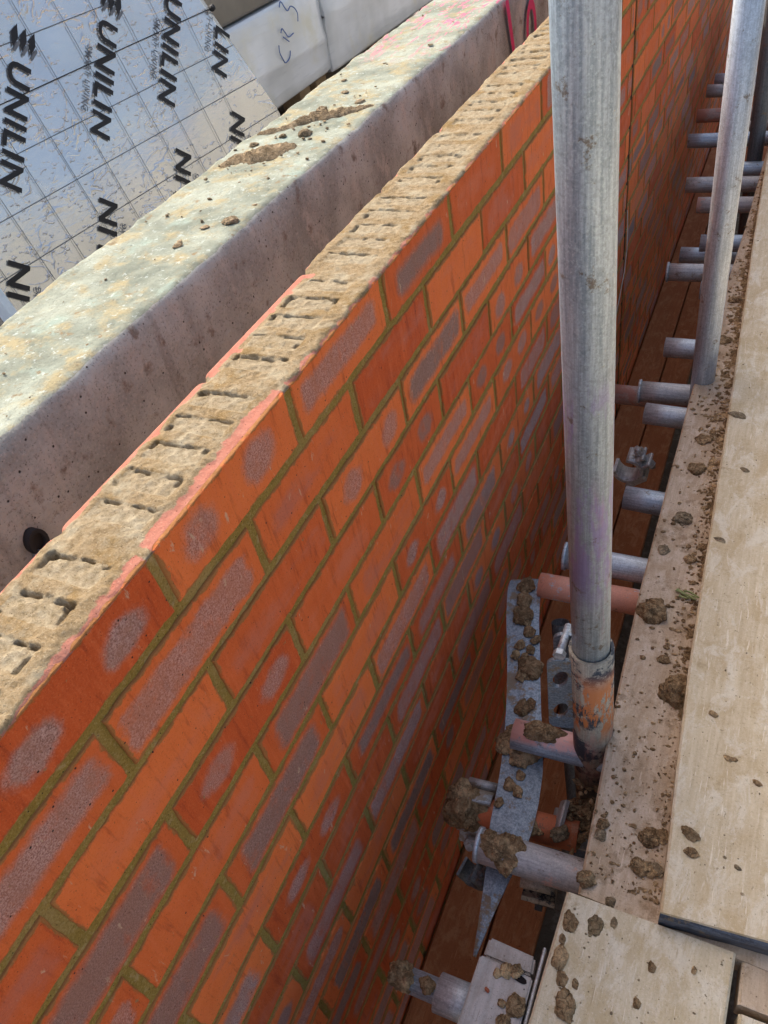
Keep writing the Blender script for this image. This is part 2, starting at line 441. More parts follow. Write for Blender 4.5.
M = dict(
    brick=mat_brick(), mortar=mat_mortar(), top=mat_walltop(), concrete=mat_concrete(), foil=mat_foil(),
    ink=mat_plain('black_print', (.022, .020, .020), .55, var=.4, scale=90, bump=0),
    line=mat_plain('grid_print', (.10, .105, .11), .5, var=.3, bump=0),
    small=mat_plain('small_print', (.16, .165, .17), .5, var=.3, bump=0),
    white_tape=mat_plain('pale_tape', (.66, .74, .80), .4, var=.1),
    cord=mat_plain('black_cord', (.025, .024, .024), .7),
    galv=mat_metal('galvanised_standard', (.32, .42, .53), (.58, .70, .82), rough=.36, metal=.5, axis=2,
                   stain=[((.40, .28, .76), .47, .58, .6, -.38, -.28, -.08, .0),
                          ((.62, .32, .58), .48, .62, .65, -.45, -.38, -.22, -.12)]),
    galvpale=mat_metal('pale_galvanised_standard', (.40, .46, .52), (.62, .69, .76), rough=.42, metal=.7, axis=2),
    galv2=mat_metal('galvanised_steel', (.40, .44, .46), (.62, .66, .68), rough=.5, metal=.6, axis=0),
    blue=mat_metal('bluish_steel', (.30, .37, .43), (.54, .62, .68), rough=.5, metal=.6, axis=0),
    grey=mat_metal('grey_muddy_steel', (.36, .35, .33), (.58, .56, .53), patch=(.30, .24, .17), pamount=.42, rough=.55, metal=.5, rust=.3),
    pink=mat_metal('pink_painted_steel', (.55, .58, .60), (.62, .64, .64), patch=(.82, .37, .24), pamount=.58, rough=.6, metal=.3),
    pinktop=mat_metal('half_pink_steel', (.27, .33, .38), (.50, .56, .60), rough=.55, metal=.4, stain=[((.84, .45, .36), .36, .46, .85, -.711, -.702, 1., 2.)]),
    pinkgrey=mat_metal('faded_pink_steel', (.38, .36, .34), (.55, .52, .49), patch=(.66, .42, .33), pamount=.40, rough=.6, metal=.35),
    brownpink=mat_metal('brown_pink_steel', (.30, .20, .16), (.46, .31, .25), patch=(.42, .19, .13), pamount=.5, rough=.65, metal=.2, rust=.3),
    dark=mat_metal('dark_rusty_steel', (.08, .085, .085), (.16, .165, .165), rough=.55, metal=.5, rust=.42, axis=2),
    sleeve=mat_metal('painted_sleeve', (.33, .29, .22), (.50, .44, .33), patch=(.045, .052, .060), pamount=.50, rough=.6, metal=.35, axis=2,
                     stain=[((.60, .19, .045), .50, .53, .9, -.66, -.60, -.52, -.47), ((.60, .27, .20), .46, .58, .5, -.80, -.74, -.64, -.60)]),
    orange=mat_metal('orange_painted_steel', (.48, .20, .11), (.62, .28, .16), patch=(.60, .17, .07), pamount=.6, rough=.65, metal=.1),
    strap=mat_metal('blue_grey_strap', (.17, .215, .25), (.36, .42, .47), patch=(.235, .175, .11), pamount=.44, rough=.5, metal=.6, axis=2),
    clean=mat_wood('clean_board', (.61, .475, .29), (.77, .64, .435), (.54, .38, .19), (.40, .285, .15), (.84, .755, .59), .40),
    dirty=mat_wood('dirty_board', (.50, .365, .235), (.68, .525, .37), (.46, .31, .175), (.28, .185, .10), (.74, .60, .45), .47),
    front=mat_wood('front_board', (.60, .485, .305), (.76, .645, .455), (.54, .385, .19), (.40, .285, .15), (.84, .76, .60), .38, .5),
    offcut=mat_wood('grey_offcut', (.42, .37, .32), (.62, .54, .48), (.38, .31, .24), (.20, .15, .11), (.58, .52, .46), .40, .6),
    lower=mat_wood('bounce_reddened_board', (.34, .115, .040), (.52, .19, .070), (.46, .15, .05), (.18, .07, .03), (.58, .27, .12), .35, .6),  # wood colour includes the red light bounced off the brick
    tan=mat_wood('tan_board', (.33, .23, .14), (.45, .33, .21), (.38, .27, .16), (.2, .14, .09), (.5, .4, .28), .3, .6),
    mud=mat_mud('wet_mud', (.25, .150, .072), (.52, .350, .185)),
    drymud=mat_mud('dry_mud', (.27, .195, .11), (.44, .335, .21)),
    smear=mat_mud('thin_mud', (.27, .19, .10), (.38, .28, .16)),
    rubber=mat_metal('worn_band', (.035, .043, .060), (.11, .13, .17), patch=(.36, .38, .41), pamount=.36, rough=.45, metal=.3, axis=0),
    pack=mat_pack(),
    pack2=mat_plain('brown_wrapped_pack', (.22, .19, .15), .4, var=.3, scale=8),
    pen=mat_plain('blue_marker', (.11, .17, .36), .6, bump=0),
    spray=mat_plain('magenta_spray', (.52, .03, .12), .75, var=.35, scale=70),
    joint=mat_plain('dark_joint', (.012, .007, .006), .9),
    white=mat_plain('white_cord', (.62, .55, .47), .8),
    back=mat_plain('brick_back', (.30, .225, .17), .9),
    slab=mat_plain('site_slab', (.23, .21, .19), .95, scale=5),
    leaf=mat_plain('dry_leaf', (.30, .32, .13), .8, var=.45, scale=150),
    sheet=mat_plain('green_blocking_sheet', (.24, .25, .20), .8),
    chip=mat_plain('red_chip', (.30, .085, .04), .9), ground=mat_ground(),
)

# ------------------------------------------------------------------ camera, light
cam = bpy.data.cameras.new('camera'); co = link(bpy.data.objects.new('camera', cam))
Rm = [[0.9016136984942207, 0.39900281199793963, -0.16700148114705196],
      [0.16789973778352274, -0.6786602351404378, -0.7150034708246877],
      [-0.3986256599113969, 0.6166174188724014, -0.6788818321352699]]
mw = Matrix.Identity(4)
for i in range(3):
    mw[i][0] = Rm[0][i]; mw[i][1] = -Rm[1][i]; mw[i][2] = -Rm[2][i]
mw.translation = (0.39961690521756676, -0.2746767933944938, 0.4017649957035488)
co.matrix_world = mw
cam.sensor_fit = 'VERTICAL'; cam.sensor_height = 24; cam.sensor_width = 18
cam.lens = 766.4516628 * 24 / 1024
cam.clip_start = .02; cam.clip_end = 3000
SC.camera = co

SUN = Vector((-.80, .50, .92)).normalized()
world = bpy.data.worlds.new('World'); SC.world = world; world.use_nodes = True
wt = world.node_tree; bg = wt.nodes['Background']
sky = wt.nodes.new('ShaderNodeTexSky'); sky.sky_type = 'NISHITA'; sky.sun_disc = False
sky.sun_elevation = math.asin(SUN.z)
sky.sun_rotation = math.atan2(SUN.x, SUN.y)
sky.air_density = .85; sky.dust_density = 5.; sky.ozone_density = .25
wt.links.new(sky.outputs[0], bg.inputs[0]); bg.inputs[1].default_value = .15
sl = bpy.data.lights.new('sun', 'SUN'); sl.energy = 1.9; sl.angle = math.radians(.6); sl.color = (1, .93, .82)
so = link(bpy.data.objects.new('sun', sl)); so.rotation_euler = (-SUN).to_track_quat('-Z', 'Y').to_euler()
so.location = SUN * 20
SC.view_settings.view_transform = 'Standard'; SC.view_settings.look = 'None'
SC.view_settings.exposure = .98; SC.view_settings.gamma = 1
SC.render.engine = 'CYCLES'; SC.cycles.max_bounces = 8; SC.cycles.diffuse_bounces = 5

# ------------------------------------------------------------------ setting
G0 = -2.5
bm = bmesh.new(); s = 900
bm.faces.new([bm.verts.new(p) for p in ((-s, -s, G0), (s, -s, G0), (s, s, G0), (-s, s, G0))])
tag(obj('ground', bm, M['ground']), kind='structure')
bm = bmesh.new(); box(bm, -8, -.52, -4, 12, G0 - .05, -.615)
tag(obj('floor_slab', bm, M['slab']), kind='structure')

# ------------------------------------------------------------------ brick wall
JOINT = 1.978          # movement joint
TYPES = {(0, -1): (2, .35), (0, 0): (2, .30), (0, 1): (1, .30), (0, 2): (1, .12), (0, 3): (0, .12), (0, 4): (0, .25),
         (1, -2): (1, .15), (1, -1): (1, .20), (1, 0): (0, .18), (1, 1): (0, .62), (1, 2): (0, .30), (1, 3): (0, .7), (1, 4): (0, .3),
         (2, -2): (0, .72), (2, -1): (0, .55), (2, 0): (0, .42), (2, 1): (2, .55), (2, 2): (1, .25), (2, 3): (1, .30), (2, 4): (1, .2),
         (3, -2): (1, .115), (3, -1): (2, .62), (3, 0): (0, .75), (3, 1): (2, .40), (3, 2): (0, .62), (3, 3): (2, .5),
         (4, -1): (0, .48), (4, 0): (1, .113), (4, 1): (0, .8), (4, 2): (1, .3), (4, 3): (2, .4),
         (5, -2): (1, .114), (5, -1): (1, .116), (5, 0): (0, .85), (5, 1): (2, .7), (5, 2): (1, .3),
         (6, -1): (0, .9), (6, 0): (0, .6), (6, 1): (1, .2), (6, 2): (1, .35)}
bv, bf, bpos, bcol = [], [], [], []
def outline(y0, y1, z0, z1, ny, nz):
    pts = []
    for i in range(ny): pts.append((y0 + (y1 - y0) * i / ny, z0))
    for i in range(nz): pts.append((y1, z0 + (z1 - z0) * i / nz))
    for i in range(ny): pts.append((y1 - (y1 - y0) * i / ny, z1))
    for i in range(nz): pts.append((y0, z1 - (z1 - z0) * i / nz))
    return pts
def add_brick(y0, y1, z0, z1, typ, rv, top):
    L = y1 - y0; ny, nz = (30, 9) if y0 < 1.2 else (14, 4) if y0 < 2 else (4, 2)
    yc, zc = (y0 + y1) / 2, (z0 + z1) / 2
    base = len(bv); dx = RND.gauss(0, .0005)
    tilt = RND.gauss(0, .0022); j = .0019 if y0 < 2 else .0004
    N = 2 * (ny + nz)
    rings = []
    sd = RND.random() * 99
    for ri, (ins, x) in enumerate(((0, -.0040 if top else -.03), (0, -.0022), (.0007, -.0008), (.0022, 0.))):
        for (y, z) in outline(y0, y1, z0, z1, ny, nz):
            sy = 1 if y < yc else -1; sz = 1 if z < zc else -1
            ey = abs(abs(y - yc) - L / 2) < 1e-6; ez = abs(abs(z - zc) - (z1 - z0) / 2) < 1e-6
            jj = j * (noise.noise(Vector((y * 55, z * 55, sd))) + .6 * noise.noise(Vector((y * 170, z * 170, sd)))) * (1.0 if ri else 0)
            topfix = top and z > zc and ez
            yy = y + (sy * (ins + jj) if ey else 0)
            zz = z + (sz * (ins * (.6 if topfix else 1) + (abs(jj) if topfix else jj)) if ez else 0)
            bv.append((x + dx + (y - yc) * tilt, yy, zz))
            bpos.append((yy - yc, zz - zc, 0)); bcol.append((typ, rv, L))
    for r in range(3):
        for i in range(N):
            k = (i + 1) % N
            bf.append((base + r * N + i, base + r * N + k, base + (r + 1) * N + k, base + (r + 1) * N + i))
    bf.append(tuple(base + 3 * N + i for i in range(N)))
COURSES = 32
for c in range(COURSES):
    z1 = -.075 * c; z0 = z1 - .065
    sh = .1125 if c % 2 else 0.
    if z1 < -1.4: rng = range(-3, 14)
    else: rng = range(-4, 38)
    for k in rng:
        y0 = k * .225 + sh + .005; y1 = y0 + .215
        if y1 < -.75: continue
        segs = [(y0, y1)]
        if y0 < JOINT < y1: segs = [(y0, JOINT - .013), (JOINT + .013, y1)]
        for (a, b) in segs:
            if b - a < .02: continue
            typ, rv = TYPES.get((c, k), (RND.choices((0, 1, 2), (.38, .42, .20))[0], RND.random()))
            add_brick(a + RND.uniform(-.0008, .0008), b + RND.uniform(-.0008, .0008), z0 + RND.uniform(-.001, .001), z1 if c == 0 else z1 + RND.uniform(-.001, .001), typ, rv, c == 0)
wall = empty('brick_wall', (0, 0, G0))
tag(wall, 'freshly laid red brick wall with grey purple patches and olive mortar, sandy mortar along its top', 'brick wall')
def under(o, p):       # keep world coordinates while parented
    o.parent = p; o.matrix_parent_inverse = Matrix.Translation(p.location).inverted(); return o
o = obj_py('bricks', bv, bf, M['brick'])
o.data.attributes.new('bpos', 'FLOAT_VECTOR', 'POINT').data.foreach_set('vector', [q for p in bpos for q in p])
o.data.attributes.new('bcol', 'FLOAT_VECTOR', 'POINT').data.foreach_set('vector', [q for p in bcol for q in p])
under(o, wall)
# mortar: two panels with a slightly wavy tooled face
mv, mf = [], []
def mortar_panel(y0, y1, n, topz):
    zs = [topz] + [-.075 * c - q for c in range(COURSES) for q in (.064, .070, .076)]
    base = len(mv); m_ = n + 1
    for z in zs:
        for i in range(m_):
            y = y0 + (y1 - y0) * i / n
            t = (-z) % .075
            x = -.0026 + .0007 * noise.noise(Vector((3, y * 22, z * 22)))
            mv.append((x, y, z))
    for r in range(len(zs) - 1):
        for i in range(n):
            a = base + r * m_ + i
            mf.append((a, a + m_, a + m_ + 1, a + 1))
mortar_panel(-.75, JOINT - .013, 220, -.0015); mortar_panel(JOINT + .013, 8.5, 160, -.0015)
under(obj_py('mortar_joints', mv, mf, M['mortar'], smooth=True), wall)
bm = bmesh.new()
box(bm, -.1015, -.024, -.75, JOINT - .006, G0 + .01, -.030); box(bm, -.1015, -.024, JOINT + .006, 8.5, G0 + .01, -.030)
under(obj('brick_backs', bm, M['back']), wall)
bm = bmesh.new(); box(bm, -.1, -.0035, JOINT - .0123, JOINT + .0123, G0 + .01, -.010)
under(obj('movement_joint', bm, M['joint']), wall)
# white loose cord hanging out of the movement joint
cv = [(.003, 1.972, -.60), (.006, 1.974, -.66), (.007, 1.972, -.72), (.006, 1.955, -.78), (.004, 1.91, -.84), (.003, 1.85, -.89)]
bm = bmesh.new()
for a, b in zip(cv, cv[1:]): rod(bm, a, b, .0013, 6)
under(obj('joint_cord', bm, M['white']), wall)

# top of the wall: heightfield of smeared mortar, filled perforations, brick arrises
xs = [-.1030 + .1025 * i / 50 for i in range(51)]
ys = []
y = -.72
while y < 1.9:
    ys.append(y); y += .00135 if y < .75 else .0028
ys += [1.9 + .07 * i for i in range(1, 95)]
tv, tf, tm, tsl = [], [], [], []
sides = {}
for j, y in enumerate(ys):
    k = math.floor(y / .225); yl = y - k * .225        # joint at yl = 0 and .225
    jd = min(yl, .225 - yl)
    rk = random.Random(k * 31 + 5)
    bx = rk.uniform(-.0025, .0025); gapn = rk.uniform(.3, 1.2)
    for i, x in enumerate(xs):
        p = Vector((x, y, 0)); slot_ = 0.
        big = fbm(p * 24, 3); fine = fbm(p * 150, 3)
        eb = x + .103; ef = -.0005 - x
        # mortar skin
        pat = fbm(Vector((x * 20, y * 9, 5 + k * .7)), 3)
        cover = smooth01(.002, .017 + .014 * pat, eb + .012 * fbm(p * 40, 2) - .006 * math.sin(k * 2.1)) * smooth01(.000, .014 + .02 * pat, ef + .012 * fbm(p * 35 + Vector((0, 0, 3)), 2) - .006 * math.cos(k * 1.3 + y * 2))
        if y > .55: cover = max(cover, smooth01(.0, .012, min(eb, ef) + .008 * big + .004))
        h = cover * (.0026 + .0030 * big + .0016 * fine) + .0005 * fine
        # perforations
        jj = round((yl - .0325) / .040); 
        if 0 <= jj <= 4:
            yc = .0325 + jj * .040
            dy = yl - yc
            sx0 = -.0865 + .003 * noise.noise(Vector((k, jj, 1))); sx1 = -.0235 + .005 * noise.noise(Vector((k, jj, 2)))
            hw = .0125
            inx = smooth01(sx0 - .002, sx0 + .002, x) * (1 - smooth01(sx1 - .002, sx1 + .002, x))
            iny = 1 - smooth01(hw - .0015, hw + .0015, abs(dy + .001 * fine * 3))
            ins = inx * iny
            wide = smooth01(sx0 - .010, sx0 - .003, x) * (1 - smooth01(sx1 + .003, sx1 + .009, x)) * (1 - smooth01(hw + .001, hw + .007, abs(dy)))
            full = noise.noise(Vector((k * 1.7, jj * 2.3, 4)))
            fade = 1 - .55 * smooth01(.35, .9, y)
            h = h * (1 - ins) + ins * (.0012 + .0030 * fbm(p * 95, 4) - .0010 * full)
            cover = max(cover, wide); slot_ = ins
            q = dy - (hw - .0022) - .0030 * noise.noise(Vector((x * 60, y * 20, jj)))
            on = smooth01(-.10, .22, noise.noise(Vector((x * 62, k * 1.7 + jj * .83, 2))) + .06 + .25 * noise.noise(Vector((k * 4.1, jj * 3.3, 6))))
            crack = math.exp(-(q / (.0006 + .0009 * max(0, full))) ** 2) * inx * on
            q2 = x - sx0 - .002
            crack2 = math.exp(-(q2 / .0013) ** 2) * iny * smooth01(.12, .32, noise.noise(Vector((y * 60, k * 1.3, jj * .7))))
            q5 = x - sx1 + .003
            crack2 = max(crack2, math.exp(-(q5 / .0012) ** 2) * iny * smooth01(.2, .4, noise.noise(Vector((y * 70, k * 2.3, jj * .9)))))
            q3 = math.hypot((x - sx1 + .004) / .005, (dy - .008) / .0042)
            hole = max(0, 1 - q3) * (1 if noise.noise(Vector((k * 3.1, jj * 1.9, 8))) > .26 else 0)
            q4 = math.hypot((x - sx0 - .004) / .007, (dy - .008) / .0045)
            hole = max(hole, max(0, 1 - q4) * (1 if noise.noise(Vector((k * 2.1, jj * 2.7, 3))) > .24 else 0))
            h -= .024 * fade * min(1, crack + crack2 * .8 + hole * 1.8)
        # cross joints
        jf = math.exp(-(jd / .0055) ** 2)
        if jf > .02:
            cover = max(cover, jf); h = h * (1 - jf * .5) + jf * (.001 + .003 * big)
            h -= .004 * jf * smooth01(.018, .004, eb) * gapn
        e = min(eb, ef)
        h -= .0024 * (1 - smooth01(0, .0035 + .002 * abs(fine), e))
        xx = x + (bx * smooth01(.03, .0, eb) - .0035 * jf * smooth01(.012, 0, eb) * -1) + (.0010 * fine if e < .001 else 0)
        tv.append((xx, y, h)); tm.append(cover); tsl.append(slot_)
nx = len(xs)
for j in range(len(ys) - 1):
    for i in range(nx - 1):
        a = j * nx + i
        tf.append((a, a + 1, a + nx + 1, a + nx))
# skirts front and back so the crest is a closed lip
base = len(tv)
for j in range(len(ys)):
    v = tv[j * nx]; tv.append((v[0], v[1], -.090)); tm.append(0.)
for j in range(len(ys) - 1):
    tf.append((j * nx, (j + 1) * nx, base + j + 1, base + j))
base2 = len(tv)
for j in range(len(ys)):
    v = tv[j * nx + nx - 1]; tv.append((-.0045, v[1], -.007)); tm.append(tm[j * nx + nx - 1])
for j in range(len(ys) - 1):
    a = j * nx + nx - 1
    tf.append((a, base2 + j, base2 + j + 1, a + nx))
o = obj_py('mortar_crest', tv, tf, M['top'], smooth=True)
o.data.attributes.new('mort', 'FLOAT', 'POINT').data.foreach_set('value', tm)
tsl += [0.] * (len(tv) - len(tsl))
o.data.attributes.new('slot', 'FLOAT', 'POINT').data.foreach_set('value', tsl)
under(o, wall)

# ------------------------------------------------------------------ concrete upstand behind the cavity
XR, XL, ZT = -.306, -.535, -.03
prof = [(XL, G0 + .02), (XL, -.45)] + [(XL, -.2 + .03 * i) for i in range(5)]
prof += [(XL, -.058), (XL + .003, -.042), (XL + .010, ZT - .003)]
nt = 34
prof += [(XL + .018 + (XR - XL - .034) * i / nt, ZT) for i in range(nt + 1)]
prof += [(XR - .010, ZT - .0010), (XR - .005, ZT - .0035), (XR - .002, ZT - .008), (XR, ZT - .015)]
prof += [(XR, ZT - .022 - .0105 * i) for i in range(28)] + [(XR, -.45), (XR, G0 + .02)]
yc = [-.9 + i * .0085 for i in range(330)] + [1.905 + .05 * i for i in range(1, 120)]
cv_, cf_, cm_ = [], [], []
npf = len(prof)
for y in yc:
    for (x, z) in prof:
        p = Vector((x, y, z))
        d = .0045 * fbm(p * 9, 4) + .0022 * fbm(p * 55, 3)
        top = smooth01(ZT - .012, ZT - .001, z)
        cx = -.007 * max(0, fbm(Vector((y * 24, 3, z * 8)), 3)) * smooth01(ZT - .05, ZT - .004, z) if x > -.33 else (.012 * fbm(Vector((y * 14, 8, 0)), 3) if z > ZT - .07 and x < XL + .02 else 0)
        zz = z + (d * 1.2 - .003 * smooth01(.0, .02, x - XR + .02) * abs(fbm(p * 40, 2))) * top
        cv_.append((x + (d * (1 - top) if x > -.4 else -d * (1 - top)) + cx, y, zz))
        cm_.append((smooth01(XR - .002, XR - .012, x) if z > ZT - .02 else (0 if x > -.4 else .3), 0, 0))
for j in range(len(yc) - 1):
    for i in range(npf - 1):
        a = j * npf + i
        cf_.append((a, a + npf, a + npf + 1, a + 1))
upst = empty('concrete_upstand', (-.42, 0, -.66))
tag(upst, 'long weathered concrete upstand with pale lichened top and brown pitted side behind the wall cavity', 'concrete wall')
o = obj_py('concrete_body', cv_, cf_, M['concrete'], smooth=True)
o.data.attributes.new('topmask', 'FLOAT_VECTOR', 'POINT').data.foreach_set('vector', [q for p in cm_ for q in p])
under(o, upst)
# magenta survey marks on its side
bm = bmesh.new()
zz = [-.032 - .02 * i for i in range(14)]
wl = [.012 + .0035 * noise.noise(Vector((0, 0, z * 60))) for z in zz]
yl_ = [1.885 - (z + .03) * .30 for z in zz]
A = [bm.verts.new((XR + .008, y - w, z)) for y, w, z in zip(yl_, wl, zz)]
B = [bm.verts.new((XR + .008, y + w, z)) for y, w, z in zip(yl_, wl, zz)]
for i in range(len(zz) - 1): bm.faces.new((A[i], A[i + 1], B[i + 1], B[i]))
cy, cz = 2.09, -.150
R1, R2 = [], []
for i in range(25):
    t = 2 * math.pi * i / 24
    R1.append(bm.verts.new((XR + .008, cy + .050 * math.cos(t), cz + .075 * math.sin(t))))
    R2.append(bm.verts.new((XR + .008, cy + .027 * math.cos(t), cz + .050 * math.sin(t))))
for i in range(24): bm.faces.new((R1[i], R1[i + 1], R2[i + 1], R2[i]))
under(obj('paint_mark', bm, M['spray']), upst)
# cast-in socket near the camera
sk = bmesh.new()
tube(sk, (XR - .004, .084, -.150), (XR + .010, .084, -.150), .013, .004, 20)
rod(sk, (XR, .084, -.150), (XR + .003, .084, -.150), .0095, 16)
bmesh.ops.scale(sk, vec=(1, 1, 1.35), space=Matrix.Translation((0, 0, .150)), verts=sk.verts)
under(obj('cast_socket', sk, M['cord'], smooth=False), upst)
sk = bmesh.new(); rod(sk, (XR + .002, .078, -.168), (XR + .017, .074, -.163), .0075, 12)
under(obj('socket_plug', sk, M['blue']), upst)

# ------------------------------------------------------------------ foil faced insulation board leaning on the packs
P0 = Vector((-1.0081, 1.8376, -.2447))
D1 = Vector((0.0974670174521088, 0.9952265239421577, -0.004934222431158544))
D2 = Vector((0.2754388886073236, -0.03173848366967885, -0.9607945083612375))
NN = D1.cross(D2)          # points away from the camera
foil = empty('insulation_board', P0)
mf4 = Matrix.Identity(4)
for i in range(3): mf4[i][0] = D1[i]; mf4[i][1] = D2[i]; mf4[i][2] = NN[i]
mf4.translation = P0
mf4 = mf4 @ Matrix.Scale(1.4, 4)      # print grid of 100 mm
foil.matrix_world = mf4
tag(foil, 'silver foil faced insulation board with black lettering, leaning behind the concrete upstand', 'insulation board')
S0, T0, T1 = -.785, -.350, .272
bm = bmesh.new()
ns, nt_ = 60, 70
gr = []
for j in range(nt_ + 1):
    t = T0 + (T1 - T0) * j / nt_
    s1 = .285 * min(t, 0) + 0.0
    row = []
    for i in range(ns + 1):
        s_ = S0 + (s1 - S0) * i / ns
        row.append(bm.verts.new((s_, t, .0016 * fbm(Vector((s_ * 7, t * 7, 2)), 2))))
    gr.append(row)
for j in range(nt_):
    for i in range(ns):
        bm.faces.new((gr[j][i], gr[j + 1][i], gr[j + 1][i + 1], gr[j][i + 1])).smooth = True
bk = [bm.verts.new((x, y, .10)) for x, y in ((S0, T0), (.285 * T0, T0), (0, T1), (S0, T1))]
ring = [gr[0][i] for i in range(ns + 1)] + [gr[j][ns] for j in range(1, nt_ + 1)] + [gr[nt_][i] for i in range(ns - 1, -1, -1)] + [gr[j][0] for j in range(nt_ - 1, 0, -1)]
ci = [0, ns, ns + nt_, 2 * ns + nt_]
for q in range(4):
    a, b = ci[q], ci[(q + 1) % 4] if q < 3 else len(ring)
    seq = [ring[i % len(ring)] for i in range(a, b + 1)]
    bm.faces.new(seq[::-1] + [bk[q], bk[(q + 1) % 4]] if False else [bk[q]] + seq + [bk[(q + 1) % 4]])
bm.faces.new(bk)
bmesh.ops.recalc_face_normals(bm, faces=bm.faces[:])
obj('foil_faced_panel', bm, M['foil'], foil)
bm = bmesh.new()
def fline(a, b, w):
    a, b = Vector((*a, -.0030)), Vector((*b, -.0030))
    d = (b - a).normalized(); n = Vector((-d.y, d.x, 0)) * w
    bm.faces.new([bm.verts.new(q) for q in (a + n, b + n, b - n, a - n)])
for t in (-.2785, -.1420, -.0712, -.0005, .070, .141):
    fline((S0 + .004, t), (.285 * min(t, 0) - .004, t), .00058)
for s_ in (-.757, -.686, -.6150, -.5430, -.4710, -.3985, -.3300, -.2720, -.2010, -.1320):
    fline((s_, T0 + .004), (s_, T1), .00058)
obj('printed_grid', bm, M['line'], foil)

def text_mesh(bmt, body, size, mat4, offset=0., shear=.0, space=1., width=1.):
    cu = bpy.data.curves.new('lettering', 'FONT'); cu.body = body; cu.size = size
    cu.offset = offset; cu.shear = shear; cu.space_character = space; cu.align_x = 'CENTER'; cu.align_y = 'CENTER'
    cu.resolution_u = 3
    ob = bpy.data.objects.new('lettering', cu); COL.objects.link(ob)
    bpy.context.view_layer.update()
    me = bpy.data.meshes.new_from_object(ob.evaluated_get(bpy.context.evaluated_depsgraph_get()))
    me.transform(Matrix.Diagonal((width, 1, 1, 1)))
    me.transform(mat4)
    bmt.from_mesh(me)
    bpy.data.objects.remove(ob); bpy.data.curves.remove(cu); bpy.data.meshes.remove(me)
def place(s_, t, dx, dy, off=-.0034):        # text frame: x along (dx,dy), y up
    x = Vector((dx, dy, 0)).normalized(); n = Vector((0, 0, -1)); yv = n.cross(x)
    m4 = Matrix.Identity(4)
    for i in range(3): m4[i][0] = x[i]; m4[i][1] = yv[i]; m4[i][2] = n[i]
    m4.translation = (s_, t, off); return m4
def wordmark(s_, t, dx, dy, logo=True):
    big = bmesh.new(); sm = bmesh.new()
    m4 = place(s_, t, dx, dy)
    text_mesh(big, 'UNILIN', .0490, m4, .0010, .03, 1.08, 1.22)
    text_mesh(sm, 'SMART LIVING', .0135, m4 @ Matrix.Translation((.014, -.0295, 0)), .0003, .0, 1.2, 1.1)
    if logo:
        for q in range(3):
            x0 = -.140; yb = -.012 + q * .014
            pts = [(x0 - .020, yb + .004), (x0 - .003, yb - .004), (x0 + .020, yb + .001), (x0 + .001, yb + .0075)]
            big.faces.new([big.verts.new(m4 @ Vector((px, py, 0))) for px, py in pts])
            pts = [(x0 + .003, yb + .0085), (x0 + .022, yb + .0015), (x0 + .026, yb + .0045), (x0 + .008, yb + .0115)]
            sm.faces.new([sm.verts.new(m4 @ Vector((px, py, 0))) for px, py in pts])
    for b_ in (big, sm):     # keep only the print that lies on the sheet
        kill = [f for f in b_.faces if f.calc_center_median().x > .285 * min(f.calc_center_median().y, 0) - .003 or f.calc_center_median().x < S0 + .012 or f.calc_center_median().y < T0 + .003]
        bmesh.ops.delete(b_, geom=kill, context='FACES')
    o = obj('printed_wordmark', big, M['ink'], foil); obj('printed_strapline', sm, M['small'], o)
for (s_, t) in ((-.591, -.178), (-.3845, -.1835), (-.2105, -.1805), (-.048, -.182)):
    wordmark(s_, t, -.70, .71)
for (s_, t) in ((-.788, .067), (-.575, .057), (-.365, .052), (-.185, .045)):
    wordmark(s_, t, .66, -.75, False)
bm = bmesh.new(); box(bm, S0 - .004, S0 + .010, T0, T1, -.0036, .03, .001)
obj('edge_tape', bm, M['white_tape'], foil)
# cord tied round the board
cd = bmesh.new()
rod(cd, (S0 - .004, -.2085, -.0062), (-.056, -.2125, -.0062), .0008, 8)
rod(cd, (-.056, -.2125, -.0062), (-.054, -.2125, .10), .0010, 8)
kn = bmesh.ops.create_icosphere(cd, subdivisions=2, radius=.0065, matrix=Matrix.Translation((-.060, -.2120, -.007)))
for v in kn['verts']: v.co += Vector((1, 1, .6)) * .003 * noise.noise(v.co * 160)
o = obj('tie_cord', cd, M['cord']); o.matrix_world = mf4
tag(o, 'thin black cord tied across the foil faced board and knotted at its edge', 'cord')

